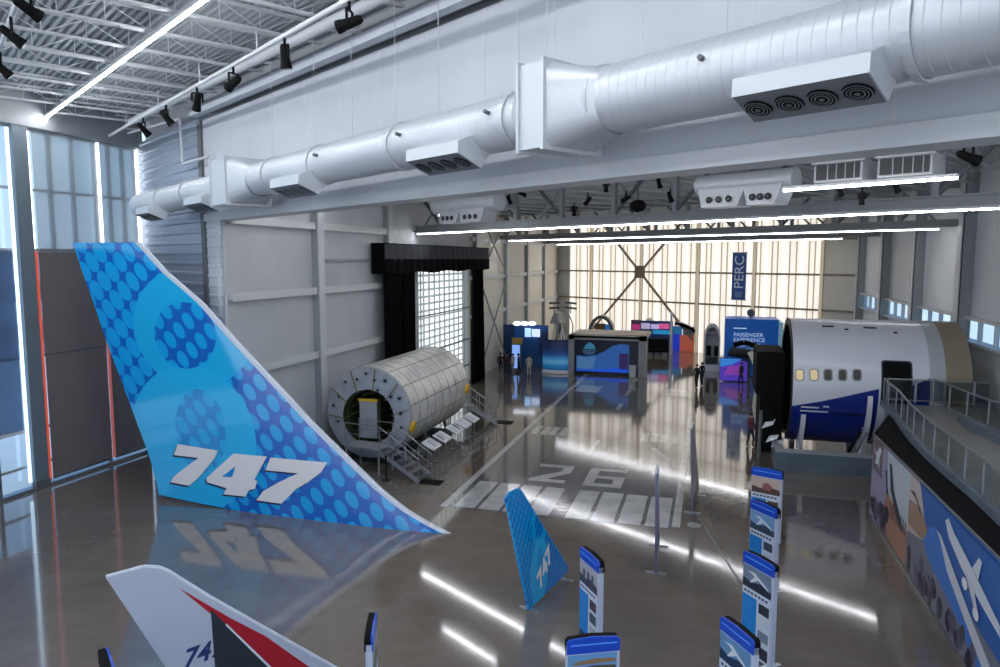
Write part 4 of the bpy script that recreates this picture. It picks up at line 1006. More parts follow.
for x, ztop in ((4.2,2.25),(6.85,3.35)):                       # curved white cradle arms
    for sd in (1,-1):
        b = MB(); rows_o = []; k = 0
        a1 = -.42 if x < 5 else -.06
        A_ = [cyl(x-.11, -1.2+(a1+1.2)*i/10, .02) for i in range(11)]; D_ = [cyl(x-.11, -1.2+(a1+1.2)*i/10, .06+.34*(1-i/10)**.8) for i in range(11)]
        if sd < 0:
            A_ = [Vector((v.x, 2*FY-v.y, v.z)) for v in A_]; D_ = [Vector((v.x, 2*FY-v.y, v.z)) for v in D_]
        D_ = [Vector((v.x, v.y, v.z)) for v in D_]
        w2_ = Vector((.2,0,0)); b.grid([A_, D_], M_whiteg, False); b.grid([[v+w2_ for v in A_],[v+w2_ for v in D_]], M_whiteg, False); b.grid([D_,[v+w2_ for v in D_]], M_whiteg, False); b.grid([A_,[v+w2_ for v in A_]], M_whiteg, False)
        yb = FY - sd*(FR+.15)*math.cos(1.0); b.hexa([(x-.14,yb-.35,0),(x+.12,yb-.35,0),(x+.12,yb+.35,0),(x-.14,yb+.35,0),(x-.1,yb-.12,1.3),(x+.1,yb-.12,1.3),(x+.1,yb+.12,1.3),(x-.1,yb+.12,1.3)], M_whiteg)
        if sd > 0: b.bar((x,yb+.02,.0),(x,FY-FR*math.cos(-.62)-.1,FZ+FR*math.sin(-.62)-.0),.16,.2,M_whiteg)
        b.build('cradle_arm', ft)
b = MB(); b.bar((5.7,34.3,.0),(6.5,34.3,1.75),.10,.10,M_blackg); b.bar((6.0,34.25,.0),(6.75,34.25,1.7),.08,.08,M_alu); b.build('support_strut', ft)

# black portal, steps and pale curved rib left of the fuselage opening
pt = thing('black_portal', (2.7,36,0), 'tall black exhibit portal before the open end of the fuselage section', 'exhibit booth')
q0 = onpl(757,356,(0,36.2),(1,0)); q1 = onpl(784,356,(0,36.2),(1,0))
MB().box(q0.x,3.45,36.2,39.2,2.85,4.9,M_black).build('upper_box', pt); MB().box(q0.x+.22,3.45,36.3,39.1,.02,2.85,M_black).build('lower_wall', pt)
b = MB(); b.box(3.0,3.3,36.4,36.5,.9,2.9,M_steeld)
for k in range(8): b.box(3.02,3.28,36.36,36.4,1.0+.23*k,1.05+.23*k,M_black)
b.build('ladder_rack', pt)
st = thing('entry_steps', (2.9,34.6,0), 'short black steps with bright white treads below the black portal', 'stairs')
for k, (px, py) in enumerate(((770,422),(774,436),(779,441))):
    c = onpl(px, py, (0,34.9-.15*k), (1,0)); MB().hexa([c+Vector(v) for v in ((-.35,-.2,-.28),(.1,-.35,-.05),(.25,.1,.12),(-.2,.2,-.1),(-.35,-.2,-.24),(.1,-.35,-.01),(.25,.1,.16),(-.2,.2,-.06))], M_whiteg if k != 1 else M_whiteg).build('tread', st)
MB().bar((2.55,35.2,2.4),(3.25,34.7,.9),.1,.35,M_black).bar((2.35,34.95,0),(2.4,35.0,2.3),.12,.12,M_steeld).bar((3.2,34.5,0),(3.2,34.7,1.0),.12,.12,M_steeld).build('side_frame', st)
b = MB(); pr = [(750,352),(756,364),(760.5,378),(757,392),(755,408),(758,424),(762,440)]
pts = [onpl(px,py,(0,39.4),(1,0)) for px,py in pr]
for a, c in zip(pts, pts[1:]): b.bar(a, c, .28, .22, M_cream, (0,1,0))
b.bar(pts[-1], Vector((pts[-1].x, 39.4, 0)), .3, .25, M_cream, (0,1,0))
o = tag(b.build('cabin_rib', origin=(pts[-1].x,39.4,0)), 'pale wavy cabin rib standing left of the black portal', 'exhibit')

# ------------------------------------------------------------------ mezzanine with mural wall and railings
M_ledge = mat('black ledge', (5,5,6), .8, spec=.15); M_curb = noisy('blue grey curb', (112,124,134), (98,110,120), 2., .4); M_deckf = noisy('grey deck floor', (148,145,140), (130,127,122), 1.2, .3)
DK = 3.05; yM0, yM1 = 13.5, 28.5
edge = [(7.45,34.35),(7.36,33.2),(7.33,31.5),(7.15,29.6),(7.0,27.6),(6.92,25.3),(6.95,23.1),(7.0,21.6),(6.98,19.9),(6.95,18.0),(6.9,13.5)]
mz = thing('mezzanine_platform', (9,24,0), 'raised grey mezzanine deck with curb along the right side, leading to the aircraft door', 'platform')
b = MB()
b.prism(edge + [(11.35,13.5),(11.35,34.35)], (0,0,DK-.25), (1,0,0), (0,1,0), .25, M_deckf); b.build('deck_floor', mz)
b = MB(); 
for p, q in zip(edge, edge[1:]): b.bar((p[0]-.1,p[1],DK+.02), (q[0]-.1,q[1],DK+.02), .2, .24, M_curb)
b.build('curb', mz)
b = MB(); led = [(5.85,yM1,2.9)] + [(5.85,yM0,3.2)]
top = [(5.82,yM1,2.93),(5.82,23,3.0),(5.82,18,3.06),(5.82,yM0,3.1)]; inn = [(7.2,32.6,2.93),(7.0,26.0,2.93),(6.92,21,2.93),(6.8,yM0,2.93)]
b.grid([[Vector(v) for v in top],[Vector(v) for v in inn]], M_ledge, False); b.build('dark_ledge', mz)
b = MB(); b.box(5.86,6.0,yM0,yM1,0,2.9,M_wallg); b.hexa([(5.86,yM1-.01,0),(7.3,32.6,0),(7.3,32.75,0),(5.86,yM1+.12,0),(5.86,yM1-.01,2.92),(7.3,32.6,2.92),(7.3,32.75,2.92),(5.86,yM1+.12,2.92)], M_steel)
b.box(7.4,11.3,34.1,34.3,0,2.8,M_steel); b.build('base_wall', mz)
b = MB(); b.box(5.79,5.84,yM0,yM1,0,.09,M_alu); b.build('base_trim', mz)
def railing(pts, lab, z=DK+.1, post_d=1.35, h=1.0, post_m=M_steel):
    t = thing('railing', (pts[0][0],pts[0][1],z), lab, 'railing', 'steel and glass railings of the mezzanine')
    V = [Vector((x,y,z)) for x,y in pts]
    b = MB()
    for p, q in zip(V, V[1:]): b.bar(p+UP*h, q+UP*h, .06, .05, M_alu); 
    b.build('top_rail', t)
    b = MB()
    for p, q in zip(V, V[1:]): b.bar(p+UP*.1, q+UP*.1, .04, .03, M_alu)
    b.build('bottom_rail', t)
    b = MB()
    for p, q in zip(V, V[1:]): b.add([p+UP*.12,q+UP*.12,q+UP*(h-.04),p+UP*(h-.04)], [(0,1,2,3)], M_railglass)
    b.build('glass_infill', t)
    acc = 0.0; nxt = 0.0
    for p, q in zip(V, V[1:]):
        L = (q-p).length
        while nxt <= acc+L+1e-6:
            c = p+(q-p)*((nxt-acc)/L); d = (q-p).normalized(); MB().bar(c, c+UP*h, .035, .09, post_m, tuple(d)).build('post', t); nxt += post_d
        acc += L
    return t
railing([(x-.1,y) for x,y in edge[:]], 'long steel and glass railing along the curb above the mural wall')
railing([(7.45,34.28),(11.3,34.28)], 'straight steel railing across the far end of the mezzanine by the aircraft', post_d=1.1)
cb = [(9.45,31.4),(9.35,30.4),(9.4,29.2),(9.65,27.6),(9.9,26.2),(10.3,24.5)]
b = MB()
for p, q in zip(cb, cb[1:]): b.bar((p[0],p[1],DK+.16),(q[0],q[1],DK+.16),.25,.34,M_curb)
tag(b.build('ramp_curb', origin=(9.5,28,DK)), 'low curved blue grey curb of the inner ramp at the right edge', 'curb')
railing([(9.05,33.6),(9.3,31.6),(9.45,30.2),(9.8,28.2),(10.2,26.2)], 'short curved railing on the inner ramp curb at the right edge', z=DK+.25, post_d=1.5)
# mural of aviation pictures on the wall below the deck
mu = thing('mural', (5.8,24,0), 'long photo mural of airliners and crowds on the wall below the mezzanine', 'mural')
def mp(px, py): q = onx(px, py, 5.8); return (q.y, q.z)
def mpoly(b, pts, m, k): b.face([(5.84-.004*k, y, z) for y, z in pts], m)
pm = lambda n, c: mat('mural '+n, c, .45)
b = MB(); TOPz = lambda y: 2.95+(28.5-y)*.0195
sec = [28.5,25.35,22.75,yM0]
for (ya, yb, m) in ((28.5,26.2,pm('lilac',(158,152,180))),(26.2,23.35,pm('pale',(190,200,206))),(23.35,yM0,pm('sky',(42,96,168)))):
    mpoly(b, [(ya,.1),(yb,.1),(yb,TOPz(yb)),(ya,TOPz(ya))], m, 1)
mpoly(b, [(28.4,1.75),(26.9,1.75),(26.9,TOPz(26.9)),(28.4,TOPz(28.4))], pm('brown sky',(120,104,112)), 2)                        # old photograph, pale aircraft
mpoly(b, [(28.2,2.5),(27.8,2.45),(27.4,2.75),(27.1,2.7),(27.4,2.3),(27.3,1.95),(27.6,2.1),(28.0,2.0),(27.8,2.3)], pm('white',(212,216,224)), 3)
mpoly(b, [(25.9,2.6),(25.6,2.62),(25.2,1.9),(24.2,1.3),(23.9,1.0),(24.1,.95),(25.0,1.35),(25.6,1.8)], pm('slate',(58,66,80)), 3)
mpoly(b, [(26.4,2.2),(26.15,2.3),(26.05,1.8),(25.8,1.55),(26.1,1.5)], pm('navy',(52,60,104)), 3)
mpoly(b, [(26.2,.1),(23.35,.1),(23.35,1.15),(24.4,1.25),(25.6,1.5),(26.2,1.65)], pm('rust',(170,124,104)), 2)
for k in range(8): y = 25.5-.27*k; mpoly(b, [(y,.95),(y-.09,.95),(y-.09,1.42),(y,1.42)], pm('figures',(70,60,70)), 4)
random.seed(3)
for k in range(26):                                                                                                   # dark crowd along the foot
    y = 28.3-random.random()*2.6; z = .2+random.random()*.75*(.5+(28.3-y)/5); r = .13+random.random()*.1
    mpoly(b, [(y+r*math.cos(t_), z+r*1.3*math.sin(t_)) for t_ in [i*PI/4 for i in range(8)]], pm('crowd',(48,44,62)) if k % 3 else pm('crowd b',(96,88,112)), 3+.1*k)
mpoly(b, [(23.35,1.2),(21.2,1.2),(21.9,2.4),(22.4,TOPz(22.4)),(23.35,TOPz(23.35))], pm('sepia sky',(196,180,176)), 2)
mpoly(b, [(23.35,1.5),(23.35,2.2),(22.2,2.35),(21.6,2.1),(21.2,1.7),(22.2,1.5)], pm('sepia land',(158,128,108)), 3)
mpoly(b, [(23.3,2.5),(22.7,2.45),(22.1,2.15),(22.15,2.3),(22.8,2.6)], pm('slate',(58,66,80)), 4)
mpoly(b, [(23.35,.1),(yM0,.1),(yM0,.9),(20.2,1.5),(21.2,1.75),(22.0,1.5),(23.35,1.25)], pm('hall grey',(120,122,136)), 3)
mpoly(b, [(21.7,1.6),(21.1,2.2),(20.6,2.35),(20.1,2.1),(18.8,1.55),(17.4,.85),(16.2,.3),(16.9,.25),(18.4,.75),(20.0,1.05),(21.2,1.25)], pm('bright blue tail',(60,118,196)), 5)
mpoly(b, [(20.6,2.3),(20.25,2.15),(19.6,1.6),(18.2,1.05),(16.4,.35),(15.6,.15),(15.6,.5),(17.6,1.2),(19.2,1.85),(20.2,2.28)], pm('white body',(206,208,216)), 6)
mpoly(b, [(19.95,TOPz(20)-.35),(19.7,TOPz(20)-.2),(19.3,2.72),(17.8,2.35),(16.2,1.9),(16.0,1.65),(17.0,1.8),(18.6,2.1),(19.6,2.45)], pm('white',(212,216,224)), 6)
mpoly(b, [(17.9,2.4),(17.55,2.78),(17.35,2.75),(17.5,2.3)], pm('white',(212,216,224)), 7); mpoly(b, [(18.4,2.15),(17.6,1.55),(17.4,1.6),(17.8,2.1)], pm('white body',(206,208,216)), 7)
for yy, zz in ((18.3,1.85),(17.5,1.5)): mpoly(b, [(yy+.2*math.cos(t_), zz+.14*math.sin(t_)) for t_ in [i*PI/4 for i in range(8)]], pm('engine',(232,232,236)), 8)
for k in range(44):
    y = 23.2-random.random()*7.6; z = .15+random.random()*.95*(1-(23.2-y)/13); r = .1+random.random()*.13
    mpoly(b, [(y+r*math.cos(t_), z+r*1.3*math.sin(t_)) for t_ in [i*PI/4 for i in range(8)]], (pm('crowd',(48,44,62)),pm('crowd c',(72,70,80)),pm('crowd b',(96,88,112)))[k % 3], 4+.05*k)
b.face([(5.845,yM1,.08),(5.845,yM0,.08),(5.845,yM0,TOPz(yM0)),(5.845,yM1,TOPz(yM1))], M_wallg)
b.build('printed_mural', mu)
b = MB(); b.hexa([(5.80,yM1,TOPz(yM1)),(5.80,yM0,TOPz(yM0)),(5.86,yM0,TOPz(yM0)),(5.86,yM1,TOPz(yM1)),(5.80,yM1,TOPz(yM1)+.03),(5.80,yM0,TOPz(yM0)+.03),(5.86,yM0,TOPz(yM0)+.03),(5.86,yM1,TOPz(yM1)+.03)], M_steeld); b.build('top_edge', mu)

# ------------------------------------------------------------------ people
M_hair = mat('dark hair', (38,30,26), .7); M_skinp = mat('skin', (196,150,126), .6); M_shoe = mat('dark shoes', (24,24,26), .5)
def person(px, py, lab, top, legs, h=1.74, face=0., arm=0., step=.12):
    base = at(px, py); t = thing('person', base, lab, 'person', rz=face, local=True); k = h/1.74
    def limb(pts, m, nm):
        me = bpy.data.meshes.new(nm); me.from_pydata([tuple(Vector(p[:3])*k) for p in pts[0]], pts[1], [])
        o = bpy.data.objects.new(nm, me); COL.objects.link(o); o.parent = t; me.materials.append(m)
        sk = o.modifiers.new('skin', 'SKIN')
        for v, p in zip(me.skin_vertices[0].data if me.skin_vertices else [], pts[0]): v.radius = (p[3]*k, (p[4] if len(p) > 4 else p[3])*k)
        s_ = o.modifiers.new('sub', 'SUBSURF'); s_.levels = 1; s_.render_levels = 1; return o, me
    V = [(0,0,.95,.155,.11),(0,0,1.12,.13,.10),(0,0,1.32,.17,.11),(0,0,1.44,.13,.09),(0,0,1.52,.055,.055),(0,.0,1.60,.07,.085),(0,0,1.70,.075,.09),
         (.19,0,1.42,.058),(.24,.02,1.16,.045),(.22,.10+arm,.94,.036),(.22,.14+arm,.84,.036,.02),(-.19,0,1.42,.058),(-.24,.0,1.16,.045),(-.22,.06,.93,.036),(-.22,.08,.83,.036,.02),
         (.10,0,.86,.085),(.11,step,.48,.062),(.11,step*.6,.09,.045),(.11,step*.6+.14,.045,.042),(-.10,0,.86,.085),(-.11,-step*.2,.48,.062),(-.11,-step,.09,.045),(-.11,-step+.14,.045,.042)]
    Ed = [(0,1),(1,2),(2,3),(3,4),(4,5),(5,6),(3,7),(7,8),(8,9),(9,10),(3,11),(11,12),(12,13),(13,14),(0,15),(15,16),(16,17),(17,18),(0,19),(19,20),(20,21),(21,22)]
    me = bpy.data.meshes.new('body'); me.from_pydata([tuple(Vector(p[:3])*k) for p in V], Ed, [])
    o = bpy.data.objects.new('body', me); COL.objects.link(o); o.parent = t
    bpy.context.view_layer.objects.active = o
    sk = o.modifiers.new('skin', 'SKIN'); lay = me.skin_vertices[0].data if len(me.skin_vertices) else None
    if lay is None:
        bm = bmesh.new(); bm.from_mesh(me); bm.verts.layers.skin.verify(); bm.to_mesh(me); bm.free(); lay = me.skin_vertices[0].data
    for v, p in zip(lay, V): v.radius = (p[3]*k, (p[4] if len(p) > 4 else p[3])*k)
    lay[0].use_root = True
    s_ = o.modifiers.new('sub', 'SUBSURF'); s_.levels = 1; s_.render_levels = 1
    bpy.context.view_layer.update(); dg = bpy.context.evaluated_depsgraph_get()
    m2 = bpy.data.meshes.new_from_object(o.evaluated_get(dg)); o.modifiers.clear(); o.data = m2; m2.materials.clear()
    for m in (top, legs, M_skinp, M_shoe): m2.materials.append(m)
    for p in m2.polygons:
        c = p.center/k; p.use_smooth = True
        p.material_index = 3 if c.z < .09 else (1 if c.z < .93 and abs(c.x) < .19 else (2 if (c.z > 1.50 or c.z < .91) else 0))
    b = MB(); b.grid([[Vector((.095*math.cos(e)*math.cos(2*PI*i/12), -.02+.11*math.cos(e)*math.sin(2*PI*i/12), 1.675+.095*math.sin(e)))*k for i in range(12)] for e in (-.5,0,.4,.8,1.2,1.5)], M_hair, True, True); b.build('hair', t)
    return t
dk = mat('dark jacket', (30,32,40), .8); jn = mat('blue jeans', (44,54,78), .8); lt = mat('pale shirt', (190,186,180), .8); rd = mat('maroon top', (96,44,56), .8); kh = mat('khaki trousers', (150,138,118), .8); nv = mat('navy jacket', (28,40,66), .8); gn = mat('dark teal coat', (26,60,64), .8)
person(500.5,375,'person in a dark jacket and jeans, leftmost of the visitors by the blue backdrop',dk,jn,1.78,.4)
person(506.5,374,'person in a maroon top and dark trousers among the visitors by the blue backdrop',rd,dk,1.70,2.6)
person(513,374,'person in a khaki and pale outfit beside the small blue screen',lt,kh,1.66,1.2)
person(518.5,376,'person in a long dark teal coat at the small blue screen',gn,dk,1.80,-1.2)
person(529,376,'person in pale clothes standing right of the visitors near the counter',lt,lt,1.68,.2)
person(696.5,388,'person in dark clothes walking alone on the runway side before the orange panel',dk,dk,1.72,.6)
person(701.5,386,'person in a navy jacket walking beside the person in dark clothes',nv,jn,1.75,.6)
person(741,386,'person in a dark blue coat before the purple low wall',nv,dk,1.76,2.0)
person(750,447,'person in a maroon top and dark trousers by the pale wavy rib and black portal',rd,nv,1.72,-1.0)

# ------------------------------------------------------------------ exhibits at the far end
def geo(px0, px1, pyt, pyb, pxb=None):
    q = at(pxb if pxb else (px0+px1)/2, pyb); a = onpl(px0, pyt, (0,q.y), (1,0)); c = onpl(px1, pyt, (0,q.y), (1,0)); return a.x, c.x, q.y, (a.z+c.z)/2
M_wave = mat('deep navy screen', (16,24,52), .3); g = G(M_wave)
def emat(n, c, e): return mat(n, c, .35, emis=c, es=e)
t = thing('exhibit_booth', (-7.9,57.3,0), 'grey framed booth with blue wave picture and plank roof in the far hall', 'booth')
MB().box(-10.9,-5.0,57.5,61.8,.02,2.95,mat('booth navy wall',(24,30,48),.5)).build('wall', t)
for x0_, x1_ in ((-10.95,-10.5),(-5.35,-4.75)): MB().box(x0_,x1_,57.1,57.7,0,3.2,M_steel).build('frame_post', t)
MB().box(-10.95,-4.75,57.1,57.7,2.85,3.2,M_steel).build('frame_beam', t)
b = MB(); b.box(-10.95,-4.75,57.1,62.0,3.0,3.18,mat('booth roof edge',(168,164,158),.5))
b.build('roof_deck', t)
b = MB(); 
for k in range(8): y = 57.75+k*.52; b.box(-10.9,-4.85,y,y+.34,3.18,3.24,mat('plank painted sunlit',(240,234,222),.5) if k % 2 else mat('plank painted out of sun',(150,132,108),.5))  # alternating pale and tan colours paint the stripes of sunlight on the roof
b.build('roof_planks', t)
def fb_(pts, m, k): return [(-10.5+u*5.15, 57.46-.006*k, .12+v*2.7) for u, v in pts]
b = MB()
b.face(fb_([(0,0),(1,0),(1,1),(0,1)],M_wave,0), M_wave)
b.face(fb_([(0.03,.05),(.85,.05),(.85,.88),(.72,.90),(.60,.84),(.48,.68),(.34,.55),(.18,.50),(.03,.52)],None,1), emat('wave blue',(50,104,184),.18))
b.face(fb_([(.03,.05),(.83,.05),(.83,.22),(.55,.14),(.3,.10),(.03,.09)],None,2), emat('wave bright blue',(20,84,224),.3))
b.face(fb_([(.04,.12),(.3,.12),(.34,.50),(.18,.47),(.04,.48)],None,2), emat('wave light blue',(88,140,196),.15))
b.face(fb_([(.70,.15),(.84,.15),(.84,.62),(.70,.62)],None,3), emat('violet screen',(60,34,110),.12))
b.face(fb_([(.14,.72),(.18,.86),(.24,.93),(.30,.86),(.33,.72)],None,2), emat('globe glow',(70,150,190),.15))
for k in range(3): b.face(fb_([(.12+.02*k,.66-.05*k),(.34-.02*k,.66-.05*k),(.34-.02*k,.685-.05*k),(.12+.02*k,.685-.05*k)],None,3), emat('booth lettering',(90,140,190),.1))
b.build('wave_screen', t)
b = MB(); b.box(-6.0,-5.5,56.7,57.2,.02,.9,M_wallg); b.box(-6.05,-5.45,56.65,57.25,.9,.98,M_alu); b.build('small_desk', t)
cp = thing('curved_screen', (-12,57.5,0), 'curved navy and blue screen wall left of the grey framed booth', 'screen')
b = MB(); n = 10; cpts = [(-13.15+2.3*i/n, 57.4-.35*math.sin(PI*i/n)) for i in range(n+1)]
keys = [(.28,(24,86,140)),(.6,(30,120,180)),(.95,(110,170,210)),(1.25,(50,130,190)),(1.6,(26,70,130)),(2.0,(24,44,88)),(2.7,(28,40,76))]
for i in range(18):
    za = .28+2.42*i/18; zb = .28+2.42*(i+1)/18; zm = (za+zb)/2
    for (z0_,c0_),(z1_,c1_) in zip(keys,keys[1:]):
        if z0_ <= zm <= z1_: fq = (zm-z0_)/(z1_-z0_); col = tuple(int(c0_[j]+(c1_[j]-c0_[j])*fq) for j in range(3)); break
    b.grid([[Vector((x,y,z)) for x,y in cpts] for z in (za,zb)], emat('ocean picture %d' % i, col, .2), True)
b.build('screen_face', cp)
b = MB(); b.grid([[Vector((x,y+.15,z)) for x,y in cpts] for z in (.0,2.74)], M_blackg, True); b.grid([[Vector((x,y-.25,.02)) for x,y in cpts],[Vector((x,y-.25,.24)) for x,y in cpts],[Vector((x,y+.1,.28)) for x,y in cpts]], M_whiteg, True); b.build('base', cp)
# blue backdrop, lights and screens at the left
bx0, bx1, by, bz = geo(503.5, 548, 325, 366)
t = thing('exhibit_wall', ((bx0+bx1)/2,by,0), 'blue exhibit backdrop wall with white lamps at the far left of the hall', 'exhibit wall')
b = MB(); b.box(bx0,bx1,by,by+.2,0,bz,mat('exhibit blue',(20,84,150),.5)); b.box(bx0,bx0+1.0,by-.04,by,0,bz,mat('exhibit dark blue',(16,52,104),.5)); b.box(bx0+3.2,bx1,by-.04,by,.9,bz-.5,mat('exhibit navy',(18,44,96),.5)); b.build('back_wall', t)
for px in (517,524.5,532):
    c = onpl(px,323.5,(0,by-1.2),(1,0)); bb_ = MB(); bb_.grid([[c+Vector((.38*math.cos(e)*math.cos(2*PI*i/12),.38*math.cos(e)*math.sin(2*PI*i/12),.2*math.sin(e))) for i in range(12)] for e in (-1.5,-.8,0,.8,1.5)], emat('white lamp dome',(240,246,255),.8), True, True); bb_.build('lamp_dome', t)
for k,(a_,c_,zt,zb,col) in enumerate(((525,531,328,337,(170,206,244)),(532,540,329,337,(196,214,248)))):
    p_, q_2 = onpl(a_,zt,(0,by-.6),(1,0)), onpl(c_,zb,(0,by-.6),(1,0)); MB().box(p_.x,q_2.x,by-.66,by-.6,q_2.z,p_.z,emat('wall screen %d'%k,col,.6)).build('screen', t)
x0_, x1_, yy, zz = geo(524,544,346,358); 
t = thing('exhibit_counter', ((x0_+x1_)/2,yy,0), 'dark counter with glowing white edge under the wall screens', 'counter')
b = MB(); b.box(x0_+.3,x1_,yy,yy+1.2,.02,zz-.25,M_blackg); b.build('base', t); MB().box(x0_,x1_,yy-.3,yy+1.4,zz-.25,zz-.12,emat('counter glow',(190,220,240),.4)).build('top', t)
MB().bar((x0_+1.6,yy-.2,zz),(x0_+2.1,yy-.2,zz+1.5),.25,.1,M_cream).build('reading_arm', t)
def kiosk(px0, px1, pyt, pyb, lab, screen, frame_m=M_white, es_=.5, foot=.25):
    x0_, x1_, y_, z_ = geo(px0, px1, pyt, pyb); t = thing('screen_kiosk', ((x0_+x1_)/2,y_,0), lab, 'screen')
    MB().box(x0_,x1_,y_,y_+.15,foot,z_,frame_m).build('housing', t); MB().box(x0_+.06,x1_-.06,y_-.02,y_,foot+.08,z_-.08,emat('kiosk '+lab[:18],screen,es_)).build('screen', t)
    MB().box((x0_+x1_)/2-.25,(x0_+x1_)/2+.25,y_-.15,y_+.35,0,foot,M_steeld).build('foot', t); return t
kiosk(511.5,520.5,344,372,'upright pale blue screen among the visitors at far left',(130,170,240),M_steeld,.5)
kiosk(492.5,495.5,330,360,'narrow cyan lit column beside the right curtain',(90,190,240),M_steeld,.7)
kiosk(486.5,491,346,364,'purple and orange lit display just right of the black curtain',(110,70,190),M_steeld,.3)
x0_, x1_, yy, zz = geo(511,521,338.5,372)
tag(MB().box(x0_,x1_,yy+.3,yy+.5,zz-.5,zz,mat('mustard sign',(186,152,70),.5)).bar((x0_+.2,yy+.4,0),(x0_+.2,yy+.4,zz),.08,.08,M_steeld).bar((x1_-.2,yy+.4,0),(x1_-.2,yy+.4,zz),.08,.08,M_steeld).build('hanging_sign', origin=(x0_,yy,0)), 'mustard yellow sign bar above the small blue screen', 'sign')
# white rig on stands behind the curved screen
x0_, x1_, yy, zz = geo(551,570,318,352)
t = thing('simulator_rig', ((x0_+x1_)/2,yy,0), 'white and grey simulator rig on angled legs behind the curved blue screen', 'simulator')
MB().hexa([(x0_,yy-.6,2.9),(x1_-1,yy-.6,2.9),(x1_-.6,yy+1,2.9),(x0_+.2,yy+1,2.9),(x0_+.4,yy-.4,4.1),(x1_-1.2,yy-.4,3.9),(x1_-1.0,yy+.8,3.9),(x0_+.6,yy+.8,4.1)], M_steel).build('cabin', t)
for a_, c_ in (((x0_,0),(x0_+.5,3.0)),((x0_+1.2,0),(x0_+.8,3.0)),((x1_-.2,0),(x1_-1.1,3.2)),((x1_-1.3,0),(x1_-.9,3.2))): MB().bar((a_[0],yy,a_[1]),(c_[0],yy,c_[1]),.18,.18,M_whiteg).build('leg', t)
b = MB(); 
for z_ in (4.4,4.9): b.bar((x0_-.2,yy,z_),(x0_+.9,yy,z_+.05),.12,.2,M_steeld); b.bar((x0_+1.4,yy,z_+.1),(x0_+2.6,yy,z_),.12,.2,M_steeld)
b.bar((x0_+.3,yy,4.0),(x0_+.3,yy,5.0),.08,.08,M_steel); b.bar((x0_+2.0,yy,3.9),(x0_+2.0,yy,5.0),.08,.08,M_steel); b.bar((x0_+.3,yy,4.5),(x0_+2,yy,4.5),.1,.1,M_steel); b.build('rotor_bars', t)
b = MB(); b.path([Vector((x1_-1.0+1.3*math.sin(a),yy,2.4+1.8*math.cos(a))) for a in [0,.3,.6,.9,1.2,1.5,1.9]], .06, M_steel); b.build('curved_rail', t)
# arch with poster over the booth
x0_, x1_, yy, zz = geo(588,614,315.5,352)
t = thing('display_arch', ((x0_+x1_)/2,yy,0), 'dark grey rounded arch with golden poster behind the plank roof', 'exhibit')
w_ = (x1_-x0_)/2; xc = (x0_+x1_)/2
b = MB(); o1 = [(xc+w_*math.cos(a), max(zz-1.9,0)+1.9*math.sin(a)) for a in [PI*i/12 for i in range(13)]]; o2 = [(xc+(w_-.3)*math.cos(a), max(zz-1.9,0)+1.6*math.sin(a)) for a in [PI*i/12 for i in range(13)]]
for yb_ in (yy,yy+1.2): b.grid([[Vector((x,yb_,z)) for x,z in o1],[Vector((x,yb_,z)) for x,z in o2]], M_steeld, False)
b.grid([[Vector((x,yy,z)) for x,z in o1],[Vector((x,yy+1.2,z)) for x,z in o1]], M_steel, True); b.grid([[Vector((x,yy,z)) for x,z in o2],[Vector((x,yy+1.2,z)) for x,z in o2]], M_steeld, True)
for sx_ in (x0_,x1_-.3): b.box(sx_,sx_+.3,yy,yy+1.2,0,zz-1.9,M_steeld)
b.build('arch_frame', t)
MB().box(x0_+.6,x1_-.9,yy+.5,yy+.6,1.6,zz-.85,mat('golden brown poster',(150,116,72),.4)).box(x0_+.9,x1_-1.7,yy+.44,yy+.5,zz-2.2,zz-1.2,mat('gold poster light',(196,164,104),.4)).build('poster', t)
MB().box(x1_-.9,x1_-.4,yy+.3,yy+.5,1.4,zz-.9,emat('arch blue',(40,130,220),.2)).build('blue_panel', t)
def block(name, cat, lab, px0, px1, pyt, pyb, m, dep=.6, zb=0.02, parts=()):
    x0_, x1_, y_, z_ = geo(px0, px1, pyt, pyb); t = thing(name, ((x0_+x1_)/2,y_,0), lab, cat)
    MB().box(x0_,x1_,y_,y_+dep,zb,z_,m).build('body', t)
    for (nm, a_, c_, zt_, zb_, m_) in parts:
        p_, q_3 = onpl(a_,zt_,(0,y_),(1,0)), onpl(c_,zb_,(0,y_),(1,0)); MB().box(p_.x,q_3.x,y_-.05,y_-.004,max(q_3.z,.02),p_.z,m_).build(nm, t)
    return t, x0_, x1_, y_, z_
block('display_wall','exhibit wall','display wall with a magenta screen just above the booth roof',631,641,320,352,M_steeld,.3,.02,(('screen',632,640,324,330,emat('magenta screen',(180,60,120),.3)),('top_screen',632,640,321,324,emat('plum screen',(90,50,90),.1))))
block('display_wall','exhibit wall','display wall of pink and blue screens right of the booth',641,673,321,352,mat('mid blue exhibit',(40,80,150),.5),.3,.02,(('screen',651,659,324,329,emat('lavender screen',(190,170,220),.4)),('screen',659,669,323.5,329,emat('pink screen',(214,90,150),.35)),('screen',653,671,330,334.5,emat('cyan screen',(40,150,206),.3)),('screen',641,650,323,329,emat('pale lilac screen',(190,180,210),.35)),('lower_panel',651,671,336,350,mat('indigo panel',(54,60,120),.5))))
